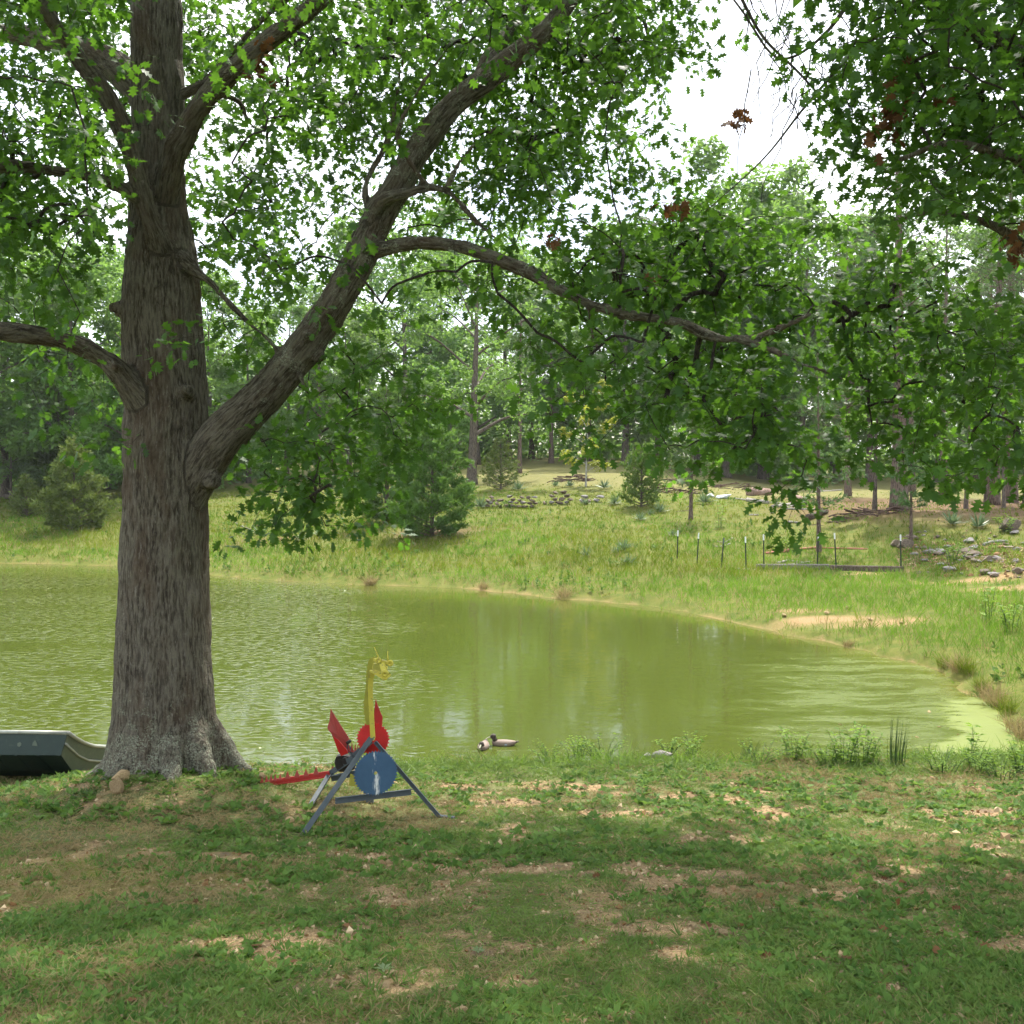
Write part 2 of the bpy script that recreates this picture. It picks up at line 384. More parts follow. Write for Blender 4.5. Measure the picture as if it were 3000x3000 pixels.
def sawblue():
    t = NT('blue_saw_paint'); o = t.obj(); n = t.noise(9, 6, o, .65)
    c = t.mix(n, (.028,.070,.135), (.060,.125,.21))
    sx = t.n('ShaderNodeSeparateXYZ', Vector=o)
    dn = t.noise(1, 4, t.map(o, (26, 4, 3.5)), .7)          # peeled paint streaks running down the middle
    cx = t.math('ADD', sx.outputs[0], t.math('MULTIPLY', t.math('SUBTRACT', t.noise(9, 2, o), .5), .10))
    band = t.ramp(t.math('ABSOLUTE', cx), .006, .030, (1,1,1), (0,0,0))
    m = t.math('MULTIPLY', band, t.ramp(dn, .50, .56))
    c = t.mix(m, c, (.62,.64,.62))
    return t.fin(t.pbsdf(c, .5, .4, .1, t.bump(n, .2, .003)))
M['blue'] = sawblue()
def rockmat(name, a, b, sc=6):
    t = NT(name); o = t.obj(); n = t.noise(sc, 7, o, .65); r = t.n('ShaderNodeObjectInfo').outputs['Random']
    c = t.mix(t.ramp(n, .3, .7), a, b); hs = t.n('ShaderNodeHueSaturation', Color=c, Value=t.math('MULTIPLY_ADD', r, .5, .75))
    return t.fin(t.pbsdf(hs.outputs[0], .9, .2, 0, t.bump(n, .7, .03)))
M['rock'] = rockmat('brown_rock', (.085,.065,.05), (.24,.19,.145), 6)
M['greyrock'] = rockmat('grey_rock', (.14,.125,.12), (.36,.33,.31), 5)
M['tanrock'] = rockmat('tan_stone', (.26,.17,.08), (.50,.38,.22), 9)
def gravelmat():
    t = NT('gravel_stone'); r = t.attr('rnd').outputs['Fac']
    c = t.ramp(r, .1, .95, (.20,.11,.045), (.50,.39,.24)); return t.fin(t.pbsdf(c, .9, .2))
M['gravel'] = gravelmat()

def groundmat():
    t = NT('ground_soil_and_thatch'); p = t.pos()
    bare = t.attr('bare').outputs['Fac']; clay = t.attr('clay').outputs['Fac']; field = t.attr('field').outputs['Fac']
    straw = t.attr('straw').outputs['Fac']; moss = t.attr('moss').outputs['Fac']; bankv = t.attr('bank').outputs['Fac']
    n1 = t.noise(2.5, 6, p, .65); n2 = t.noise(22, 6, p, .7); n3 = t.noise(90, 3, p, .7)
    soil = t.mix(t.ramp(n2, .35, .65), (.16,.105,.060), (.33,.225,.12)); soil = t.mix(t.ramp(n3, .50, .62), soil, (.44,.32,.17))
    soil = t.mix(t.ramp(n1, .55, .7), soil, (.12,.085,.065))
    thatch = t.mix(t.ramp(n2, .35, .65), (.07,.095,.026), (.165,.165,.065)); thatch = t.mix(t.ramp(n3, .5, .7), thatch, (.24,.20,.11))
    c = t.mix(t.ramp(t.math('ADD', bare, t.math('MULTIPLY', t.math('SUBTRACT', n2, .5), .5)), .35, .62), thatch, soil)
    c = t.mix(t.math('MULTIPLY', moss, t.ramp(n2, .3, .6)), c, (.20,.19,.03))
    bt = t.mix(t.ramp(n1, .35, .65), (.075,.11,.016), (.145,.145,.034)); bt = t.mix(t.ramp(n2, .55, .75), bt, (.17,.14,.07))
    c = t.mix(bankv, c, bt)
    fl = t.mix(t.ramp(n1, .3, .7), (.13,.14,.045), (.215,.19,.075)); c = t.mix(field, c, fl)
    c = t.mix(t.math('MULTIPLY', straw, t.ramp(n2, .15, .5)), c, t.mix(n3, (.12,.065,.038), (.19,.125,.075)))
    cl = t.mix(t.ramp(n2, .3, .7), (.21,.125,.05), (.31,.215,.105)); cl = t.mix(t.ramp(n3, .55, .65), cl, (.38,.31,.2))
    c = t.mix(t.ramp(t.math('ADD', clay, t.math('MULTIPLY', t.math('SUBTRACT', n2, .5), .7)), .30, .80), c, cl)
    h = t.math('ADD', n2, t.math('MULTIPLY', n3, .5))
    return t.fin(t.pbsdf(c, .95, .1, 0, t.bump(h, .6, .03)))
M['ground'] = groundmat()

def watermat():
    t = NT('green_pond_water'); p = t.pos()
    al = t.attr('algae').outputs['Fac']; sh = t.attr('shallow').outputs['Fac']; sc = t.attr('scum').outputs['Fac']
    c = t.mix(t.noise(.25, 3, p), (.060,.078,.013), (.071,.089,.015))
    c = t.mix(sh, c, (.13,.11,.026))
    pw = t.n('ShaderNodeTexNoise', Scale=.9, Detail=2); t.set(pw.inputs['Vector'], p)
    warp = t.n('ShaderNodeVectorMath', _operation='MULTIPLY_ADD'); t.set(warp.inputs[0], pw.outputs['Color']); warp.inputs[1].default_value = (1.3, .7, 0); t.set(warp.inputs[2], p)
    st = t.noise(1, 6, t.map(warp.outputs[0], (.55, 1.9, 1)), .68); st2 = t.noise(1, 5, t.map(warp.outputs[0], (2.2, 7, 1)), .7)
    m = t.ramp(t.math('ADD', t.math('MULTIPLY', st, .7), t.math('ADD', t.math('MULTIPLY', st2, .35), t.math('MULTIPLY', al, .22))), .62, .80)
    am = t.math('MULTIPLY', m, t.ramp(al, .05, .5))
    c = t.mix(t.math('MULTIPLY', am, .30), c, (.13,.18,.016))
    fl = t.math('MULTIPLY', t.ramp(st2, .66, .72), t.ramp(al, .4, .9)); c = t.mix(t.math('MULTIPLY', fl, .7), c, (.18,.25,.02))
    sm = t.ramp(t.math('ADD', sc, t.math('MULTIPLY', t.math('SUBTRACT', st, .5), 1.5)), .42, .62)
    c = t.mix(sm, c, (.115,.150,.006))
    cov = t.math('MAXIMUM', sm, t.math('MULTIPLY', am, .5))
    w1 = t.noise(1, 2, t.map(p, (.9, 2.0, 1)), .5); w2 = t.noise(1, 1, t.map(p, (4.5, 8.0, 1)), .4); gust = t.ramp(t.noise(1, 4, t.map(p, (.20, .34, 1))), .32, .74)
    w2 = t.math('POWER', t.ramp(w2, .50, .86), 1.3)
    rip = t.math('MULTIPLY', gust, t.attr('wind').outputs['Fac'])
    hgt = t.math('ADD', t.math('MULTIPLY', w1, .07), t.math('MULTIPLY', w2, t.math('MULTIPLY_ADD', rip, 1.35, .015)))
    b = t.pbsdf(c, .07, .5, 0, t.bump(hgt, 1.0, .05)); b.inputs['IOR'].default_value = 1.33
    t.set(b.inputs['Roughness'], t.math('MULTIPLY_ADD', cov, .5, .06))
    return t.fin(b)
M['water'] = watermat()
# ------------------------------------------------------------------ ground sheet
def axis(segs):
    o = []
    for a, b, st in segs: o.append(np.arange(a, b-1e-6, st))
    o.append([segs[-1][1]]); return np.concatenate(o)
gx = axis([(-500,-120,38),(-120,-44,4),(-44,-9,.8),(-9,9,.13),(9,44,.7),(44,120,4),(120,500,38)])
gy = axis([(-120,-20,20),(-20,3.6,1.4),(3.6,15.2,.13),(15.2,30,.3),(30,62,.55),(62,120,1.6),(120,260,10),(260,700,55)])
GXX, GYY = np.meshgrid(gx, gy); X_, Y_ = GXX.ravel(), GYY.ravel()
SDV = shore_sd(X_, Y_); ZV = terrain(X_, Y_, SDV)
def bare_f(x, y):                       # 1 = bare gravelly soil, 0 = grass
    n = fbm2(x*1.1+3, y*1.5+1, 21, 4); m = fbm2(x*4.1, y*5.0, 31, 2)
    b = .9*sstep(.47, .70, n*.52+m*.48)
    for (px, py, rx, ry, a) in ((1500,2350,.6,.25,.8),(1850,2385,.6,.22,.85),(1750,2640,.5,.35,.7),(1080,2880,.5,.3,.75),(620,2600,1.1,.35,.5),(1330,2620,.5,.5,.6),(900,2380,.6,.4,.55),(1000,2500,.8,.4,.5),(2300,2650,.6,.3,.5),(2720,2700,.6,.3,.5)):
        q = G(px, py); b = np.maximum(b, a*np.exp(-((x-q[0])/rx)**2-((y-q[1])/ry)**2))
    g = sstep(12.1, 13.0, y)*sstep(-2.6, -.5, x)          # greener strip beside the water
    return np.clip(b*(1-g), 0, 1)
nearm = (Y_ > 1) & (Y_ < 16) & (np.abs(X_) < 16)
bare = np.zeros(len(X_)); bare[nearm] = bare_f(X_[nearm], Y_[nearm]); bare[~nearm] = .3
far = sstep(14.3, 17.0, Y_)
ww = sstep(.06, .30, X_/np.maximum(Y_, 1))
clay = np.exp(-np.maximum(SDV, 0)/(.10+.30*sstep(.4, .75, fbm2(X_*.5, Y_*.5, 77))))*far*(.10+.85*fbm2(X_*.9, Y_*.9, 78))
def patch(px, py, rx, ry, a=1):
    q = G(px, py); return a*np.exp(-((X_-q[0])/rx)**2-((Y_-q[1])/ry)**2)
for c_ in ((2420,1815,1.8,.8),(2560,1830,1.5,.5),(2640,1820,1.0,.45),(2350,1790,1.0,.4),(2560,1680,1.8,.5),(2880,1700,2.4,.6),(2960,1725,2,.6),(2860,1600,.6,1.4,.6),(2010,1420,2.2,1.0,.5),(1020,1615,1.5,.7,.55),(1330,1590,1.2,.5,.4),(2120,1600,1.2,.6,.45),(2330,1590,1,.7,.4),(1180,1640,1.2,.5,.5),(1600,1540,1.6,.7,.38),(1800,1600,1.4,.5,.36),(1450,1640,1.2,.4,.4),(300,1560,1.6,.6,.45),(60,1530,1.6,.7,.45),(2200,1520,1.6,.8,.42)): clay = np.maximum(clay, patch(*c_))
cen = P(1500, 1400, 70)
field = sstep(24, 31, SDV)*far
straw = far*sstep(.22, .30, X_/np.maximum(Y_, 1))*sstep(15, 20, SDV)*(1-sstep(28, 36, SDV))
for q_ in ((1270,1560,2.2,1.2),(830,1580,2.5,1.2)): straw = np.maximum(straw, patch(*q_))
moss = np.zeros(len(X_))
for c_ in ((330,2560,1.3,.55),(600,2560,.9,.4),(150,2620,.7,.3)): moss = np.maximum(moss, patch(*c_))
nx, ny = len(gx), len(gy)
ii = (np.arange(ny-1)[:, None]*nx+np.arange(nx-1)[None]).ravel()
gf = np.concatenate([np.stack([ii, ii+1, ii+nx+1], -1), np.stack([ii, ii+nx+1, ii+nx], -1)])
ground = obj('ground', mesh('ground', np.stack([X_, Y_, ZV], -1), gf, M['ground'], None, True,
      dict(bare=bare, clay=clay, field=field, straw=straw, moss=moss, bank=far)))
tag(ground, kind='structure')

# ------------------------------------------------------------------ pond
wx = axis([(-120,-45,5),(-45,-8,.6),(-8,12,.22),(12,16,1)]); wy = axis([(0,12,2),(12,26,.22),(26,62,.6)])
A_, B_ = np.meshgrid(wx, wy); wxx, wyy = A_.ravel(), B_.ravel(); wsd = shore_sd(wxx, wyy)
i2 = (np.arange(len(wy)-1)[:, None]*len(wx)+np.arange(len(wx)-1)[None]).ravel(); n_ = len(wx)
wf = np.concatenate([np.stack([i2, i2+1, i2+n_+1], -1), np.stack([i2, i2+n_+1, i2+n_], -1)])
wf = wf[wsd[wf].min(1) < .7]
ang = wxx/np.maximum(wyy, 1)
algae = sstep(.10, .34, ang)*(1-sstep(21, 27, wyy))
scum = np.clip(sstep(.30, .52, ang-.012*(wyy-15.5))*(1-sstep(19.5, 21.5, wyy))*1.0, 0, 1)*.95
scum = scum*np.exp(np.minimum(wsd+.9, 0)/.7)
shallow = np.exp(np.minimum(wsd, 0)/.6)*.55*sstep(16, 20, wyy)
wind = (1-.97*sstep(-.26, -.02, ang))*sstep(13, 15.5, wyy)
water = obj('pond_water', mesh('pond_water', np.stack([wxx, wyy, np.zeros(len(wxx))], -1), wf, M['water'], None, True, dict(algae=algae, scum=scum, shallow=shallow, wind=wind)))
tag(water, kind='structure')

# ------------------------------------------------------------------ grass and weeds (uncountable)
def blades(pos, h, wd, lean, rnd, g=RNG, bend=.35):
    n = len(pos); a = g.uniform(0, 2*np.pi, n); out = np.stack([np.cos(a), np.sin(a), np.zeros(n)], -1)
    X = nrm(out*lean[:, None]+np.array([0, 0, 1.])); yaw = g.uniform(0, 2*np.pi, n)
    Z = nrm(np.stack([np.cos(yaw), np.sin(yaw), np.zeros(n)], -1))
    v, f = scatter(BLAV, BLAF, pos, X, Z, np.stack([h, wd, h], -1))
    v = v.reshape(n, 4, 3); v[:, 3] += out*(h*lean*bend)[:, None]; v[:, 3, 2] -= h*lean*.25
    return v.reshape(-1, 3), f, np.repeat(rnd, 4)
def in_view(n, d0, d1, m=.56, g=RNG, pw=1.0):
    u = g.uniform(0, 1, n); d = np.sqrt(d0**2+(d1**2-d0**2)*u) if pw == 1 else d0*(d1/d0)**u
    return d*g.uniform(-m, m, n), d
# lawn blades in tufts
tx, ty = in_view(44000, 4.2, 14.4, .58, RNG, 2)
ex_, ey_ = in_view(26000, 3.6, 14.4, .98, RNG, 2); ok = np.abs(ex_/ey_) > .575; ok &= RNG.uniform(0, 1, len(ok)) < .75
tx = np.concatenate([tx, ex_[ok]]); ty = np.concatenate([ty, ey_[ok]])
b_ = bare_f(tx, ty); sdt = shore_sd(tx, ty)
lush = sstep(12.0, 13.2, ty)*sstep(-2.8, -.8, tx)
keep = (RNG.uniform(0, 1, len(tx)) < (1-.97*np.clip(b_*1.15, 0, 1))) & (sdt > .02) & ((tx-TREE[0])**2+(ty-TREE[1])**2 > .62)
tx, ty, b_, lush, sdt = tx[keep], ty[keep], b_[keep], lush[keep], sdt[keep]
nb = 6; n = len(tx)
bx = np.repeat(tx, nb)+RNG.normal(0, .028, n*nb); by = np.repeat(ty, nb)+RNG.normal(0, .028, n*nb)
hh = (np.repeat(RNG.uniform(.036, .080, n)*(1-.4*b_)*(1+1.0*lush), nb))*RNG.uniform(.6, 1.3, n*nb)
edge = np.repeat(np.exp(-np.maximum(sdt, 0)/.35), nb); hh = hh*(1+2.2*edge*RNG.uniform(0, 1, n*nb))
drym = np.repeat(fbm2(tx*.8+40, ty*1.1, 51, 3)+RNG.normal(0, .09, n), nb)+RNG.normal(0, .06, n*nb)-.22*np.repeat(lush, nb)+.10*np.repeat(sstep(-1, -4, tx), nb)
bz = terrain(bx, by)
pos = np.stack([bx, by, bz-.004], -1)
rr = np.clip(RNG.uniform(.0, 1, n*nb)*.5+.5*np.repeat(fbm2(tx*1.5, ty*1.5, 61), nb), 0, 1)
wdt = RNG.uniform(.0042, .0080, n*nb)*np.repeat(np.where(np.abs(tx/ty) > .575, 1.7, 1), nb)*np.clip(np.repeat(ty, nb)/7, .9, 1.9)
lean = RNG.uniform(.3, 1.6, n*nb)
for nm, sel, mt, lb in (('lawn_grass', drym < .52, 'lawn', 'short patchy green lawn grass growing under the oak'), ('dry_lawn_grass', drym >= .52, 'drygrass', 'dry straw coloured grass blades among the lawn')):
    v, f, r = blades(pos[sel], hh[sel], wdt[sel], lean[sel], rr[sel])
    tag(obj(nm, mesh(nm, v, f, M[mt], r, True)), lb, 'grass', kind='stuff')
# broad-leaved lawn weeds: little rosettes
def rosettes(x, y, size, k, g=RNG, tilt=.55):
    n = len(x); z = terrain(x, y); a = np.repeat(g.uniform(0, 6.28, n), k)+np.tile(np.arange(k)*2.4, n)+g.normal(0, .25, n*k)
    el = g.uniform(.15, tilt+.4, n*k); X = np.stack([np.cos(a)*np.cos(el), np.sin(a)*np.cos(el), np.sin(el)], -1)
    pos = np.stack([np.repeat(x, k), np.repeat(y, k), np.repeat(z, k)], -1)+np.stack([np.cos(a), np.sin(a), 0*a], -1)*.012
    S = np.repeat(size, k)*g.uniform(.6, 1.2, n*k); Z = np.array([0, 0, 1.])+g.normal(0, .3, (n*k, 3))
    v, f = scatter(DIAV, DIAF, pos, X, Z, S); return v, f, np.repeat(np.clip(np.repeat(g.uniform(0, 1, n), k)+g.normal(0, .15, n*k), 0, 1), 4)
rx, ry = in_view(13500, 4.2, 13.6, .75, RNG, 2)
pat = fbm2(rx*.55+7, ry*.7+2, 91, 3)+.10*sstep(-1.5, 3.5, rx)
keep = (pat+RNG.normal(0, .05, len(rx)) > .52) & (shore_sd(rx, ry) > .3) & (RNG.uniform(0, 1, len(rx)) > .75*bare_f(rx, ry))
rx, ry = rx[keep], ry[keep]
v, f, r = rosettes(rx, ry, RNG.uniform(.034, .075, len(rx))*np.clip(ry/7, .9, 1.4), 7)
tag(obj('lawn_weeds', mesh('lawn_weeds', v, f, M['weedleaf'], r)), 'low broad leaved weeds and clover spread over the lawn', 'weeds', kind='stuff')
# gravel on the bare spots
def pebble(g, k=1):
    a = np.array([(1,0,0),(-1,0,0),(0,1,0),(0,-1,0),(0,0,1),(0,0,-1)], float); a *= g.uniform(.6, 1.2, (6, 1))
    fc = np.array([(0,2,4),(2,1,4),(1,3,4),(3,0,4),(2,0,5),(1,2,5),(3,1,5),(0,3,5)]); return a, fc
PV, PF = pebble(np.random.default_rng(3))
qx, qy = in_view(42000, 4.3, 13.5, .57, RNG, 2)
keep = (RNG.uniform(0, 1, len(qx)) < bare_f(qx, qy)**1.25*(.25+fbm2(qx*1.7, qy*2.1, 15, 2))) & (shore_sd(qx, qy) > .3) & ((qx-TREE[0])**2+(qy-TREE[1])**2 > .8)
qx, qy = qx[keep], qy[keep]; n = len(qx); s = RNG.lognormal(-4.35, .48, n)*np.clip(qy/8, .8, 1.3)
v, f = scatter(PV, PF, np.stack([qx, qy, terrain(qx, qy)+s*.25], -1), rdir(n), rdir(n), np.stack([s, s*.8, s*.6], -1))
tag(obj('gravel', mesh('gravel', v, f, M['gravel'], np.repeat(RNG.uniform(0, 1, n), 6), False)), 'small tan and orange gravel on the bare lawn patches', 'gravel', kind='stuff')
# fallen leaves
lx, ly = in_view(300, 4.4, 13.0, .57, RNG, 2); keep = (RNG.uniform(0, 1, len(lx)) < .35+.65*sstep(0, 3, lx)); lx, ly = lx[keep], ly[keep]; n = len(lx)
v, f = scatter(OAKV, OAKF, np.stack([lx, ly, terrain(lx, ly)+.025], -1), rdir(n)*np.array([1, 1, .25]), rdir(n)*.5+np.array([0, 0, 1.]), RNG.uniform(.04, .085, n))
tag(obj('fallen_leaves', mesh('fallen_leaves', v, f, M['deadleaf'], np.repeat(RNG.uniform(0, 1, n), len(OAKV)))), 'scattered brown fallen oak leaves on the lawn', 'leaves', kind='stuff')

# coarse crab-grass tufts standing out of the lawn, and crumbs of leaf litter
cx_, cy_ = in_view(2600, 4.2, 13.4, .57, RNG, 2); keep = (shore_sd(cx_, cy_) > .3) & ((cx_-TREE[0])**2+(cy_-TREE[1])**2 > .9) & (RNG.uniform(0, 1, 2600) < .25+.9*fbm2(cx_*.8, cy_*.8, 141, 2)); cx_, cy_ = cx_[keep], cy_[keep]; n = len(cx_); kb = 12
sz = RNG.uniform(.05, .12, n); aa = RNG.uniform(0, 6.28, n*kb); el = RNG.uniform(.12, 1.1, n*kb); X = np.stack([np.cos(aa)*np.cos(el), np.sin(aa)*np.cos(el), np.sin(el)], -1)
bz_ = np.stack([np.repeat(cx_, kb), np.repeat(cy_, kb), np.repeat(terrain(cx_, cy_), kb)], -1)
L_ = np.repeat(sz, kb)*RNG.uniform(.5, 1.1, n*kb); v, f = scatter(BLAV, BLAF, bz_, X, np.array([0, 0, 1.])+RNG.normal(0, .3, (n*kb, 3)), np.stack([L_, RNG.uniform(.006, .011, n*kb), L_], -1))
tag(obj('crab_grass', mesh('crab_grass', v, f, M['weedleaf'], np.repeat(np.clip(np.repeat(RNG.uniform(.1, 1, n), kb)+RNG.normal(0, .15, n*kb), 0, 1), 4))), 'coarse spreading tufts of crab grass over the lawn', 'grass', kind='stuff')
mx_, my_ = in_view(9000, 4.2, 13.2, .57, RNG, 2); keep = RNG.uniform(0, 1, 9000) < .15+1.2*np.clip(fbm2(mx_*.7, my_*.9, 151, 3)-.3, 0, 1)+.3*bare_f(mx_, my_); mx_, my_ = mx_[keep], my_[keep]; n = len(mx_)
v, f = scatter(DIAV, DIAF, np.stack([mx_, my_, terrain(mx_, my_)+RNG.uniform(.006, .03, n)], -1), rdir(n)*np.array([1, 1, .35]), rdir(n)*.6+np.array([0, 0, 1.]), np.stack([RNG.uniform(.012, .045, n), RNG.uniform(.012, .03, n), np.full(n, .02)], -1))
tag(obj('leaf_litter', mesh('leaf_litter', v, f, M['litter'], np.repeat(RNG.uniform(0, 1, n), 4))), 'crumbled brown leaf litter strewn through the lawn', 'leaf litter', kind='stuff')

# far bank grass
N = 86000
ux = RNG.uniform(-.62, .62, N); dd = 15.0*(72/15.0)**(RNG.uniform(0, 1, N)**.62); fx, fy = ux*dd, dd
fs = shore_sd(fx, fy)
lx_ = np.interp
clayv = np.exp(-np.maximum(fs, 0)/.35)
def patchp(x, y, px, py, rx, ry):
    q = G(px, py); return np.exp(-((x-q[0])/rx)**2-((y-q[1])/ry)**2)
cl2 = clayv*.6
for c_ in ((2420,1815,1.8,.8),(2560,1830,1.5,.5),(2640,1820,1.0,.45),(2560,1680,1.8,.5),(2880,1700,2.4,.6),(2960,1725,2,.6),(1270,1560,2.2,1.2)): cl2 = np.maximum(cl2, patchp(fx, fy, *c_))
vr = fx/fy
dens = np.interp(fs, [-.1,0,.25,1,12,22,30,60], [.7,1,1,1,1,.6,.10,.02])*(1-.95*np.clip(cl2*1.3, 0, 1))*(.45+.9*fbm2(fx*.3, fy*.3, 71))
dens = dens*(1-.55*sstep(.22, .3, vr)*sstep(13, 17, fs))
keep = (fs > -.10) & (fy > 14.8) & (RNG.uniform(0, 1, N) < dens); fx, fy, fs, vr = fx[keep], fy[keep], fs[keep], vr[keep]; n = len(fx)
k = 3
px_ = np.repeat(fx, k)+RNG.normal(0, .06, n*k); py_ = np.repeat(fy, k)+RNG.normal(0, .06, n*k)
hs = np.interp(fs, [0,1,4,10,20,40], [.22,.36,.40,.30,.2,.1])*(.6+.8*fbm2(fx*.5, fy*.5, 81)); hs = np.repeat(hs, k)*RNG.uniform(.5, 1.2, n*k)
pz_ = terrain(px_, py_)
col = fbm2(fx*.25, fy*.35, 33)+.25*np.exp(-fs/5)+.18*sstep(.2, .36, vr)*(1-sstep(9, 13, fs)) + RNG.normal(0, .10, n)
typ = np.where(RNG.uniform(0, 1, n) < .09+.45*np.exp(-fs/.7), 2, np.where(col > .62, 1, 0)); typ = np.repeat(typ, k)
pp = np.stack([px_, py_, pz_-.02], -1); wd = RNG.uniform(.010, .022, n*k)*np.clip(py_/28, .6, 2.0); ln = RNG.uniform(.1, .7, n*k)
for q, nm, mt, lb in ((0,'bank_grass','bankgrass','olive yellow meadow grass covering the far bank'),(1,'bright_bank_grass','brightgrass','fresh bright green grass along the far shore'),(2,'dry_bank_grass','drygrass','dry straw stalks mixed through the bank grass')):
    s_ = typ == q; v, f, r = blades(pp[s_], hs[s_]*(1.15 if q == 2 else 1), wd[s_]*(.7 if q == 2 else 1), ln[s_], np.clip(np.repeat(fbm2(fx*.45+3, fy*.6, 134, 3)*1.9-.45, k)[s_]+RNG.normal(0, .16, s_.sum()), 0, 1), RNG, .3)
    tag(obj(nm, mesh(nm, v, f, M[mt], r)), lb, 'grass', kind='stuff')
# darker broad-leaved weeds in clumps over the far bank
wx_ = RNG.uniform(-.55, .55, 7000); wd_ = 16*(60/16)**RNG.uniform(0, 1, 7000); wx_ = wx_*wd_; ws_ = shore_sd(wx_, wd_)
keep = (ws_ > .4) & (ws_ < 24) & (fbm2(wx_*.35+11, wd_*.45, 161, 3)+RNG.normal(0, .05, 7000) > .58+.22*sstep(.2, .3, wx_/wd_)); wx_, wd_ = wx_[keep], wd_[keep]; n = len(wx_); kb = 9
aa = RNG.uniform(0, 6.28, n*kb); el = RNG.uniform(.2, 1.3, n*kb); X = np.stack([np.cos(aa)*np.cos(el), np.sin(aa)*np.cos(el), np.sin(el)], -1)
o3 = np.stack([np.repeat(wx_, kb), np.repeat(wd_, kb), np.repeat(terrain(wx_, wd_), kb)+RNG.uniform(0, .18, n*kb)], -1)
v, f = scatter(DIAV, DIAF, o3, X, np.array([0, 0, 1.])+RNG.normal(0, .4, (n*kb, 3)), np.repeat(RNG.uniform(.07, .19, n), kb)*RNG.uniform(.6, 1.1, n*kb))
tag(obj('bank_weeds', mesh('bank_weeds', v, f, M['weedleaf'], np.repeat(RNG.uniform(0, .6, n*kb), 4))), 'patches of darker broad leaved weeds on the far bank', 'weeds', kind='stuff')
# tall grass fringe on the near shore
sx = RNG.uniform(-9, 9.5, 9000); sy = RNG.uniform(13.3, 14.9, 9000); ss = shore_sd(sx, sy)
dn = np.interp(sx, [-7,-3,-2.2,-1.5,0,.35,.6,2.2,2.6,3.4,3.8,6,8], [.15,.1,.25,.3,.35,.45,.9,.95,.5,.5,.8,.8,.8])
keep = (ss > -.12) & (ss < .45) & (RNG.uniform(0, 1, 9000) < dn); sx, sy, ss = sx[keep], sy[keep], ss[keep]; n = len(sx)
hh = RNG.uniform(.08, .26, n)*np.interp(sx, [-7,-.5,.3,1,2.2,2.8,4,8], [.7,.8,1,1.35,1.2,.8,1.1,1.2])*(1+.5*(RNG.uniform(0, 1, n) > .9))
v, f, r = blades(np.stack([sx, sy, np.maximum(terrain(sx, sy), -.03)-.01], -1), hh, RNG.uniform(.006, .013, n), RNG.uniform(.1, .8, n), RNG.uniform(0, 1, n))
tag(obj('shore_grass', mesh('shore_grass', v, f, M['brightgrass'], r)), 'taller bright grass fringe where the lawn meets the pond', 'grass', kind='stuff')
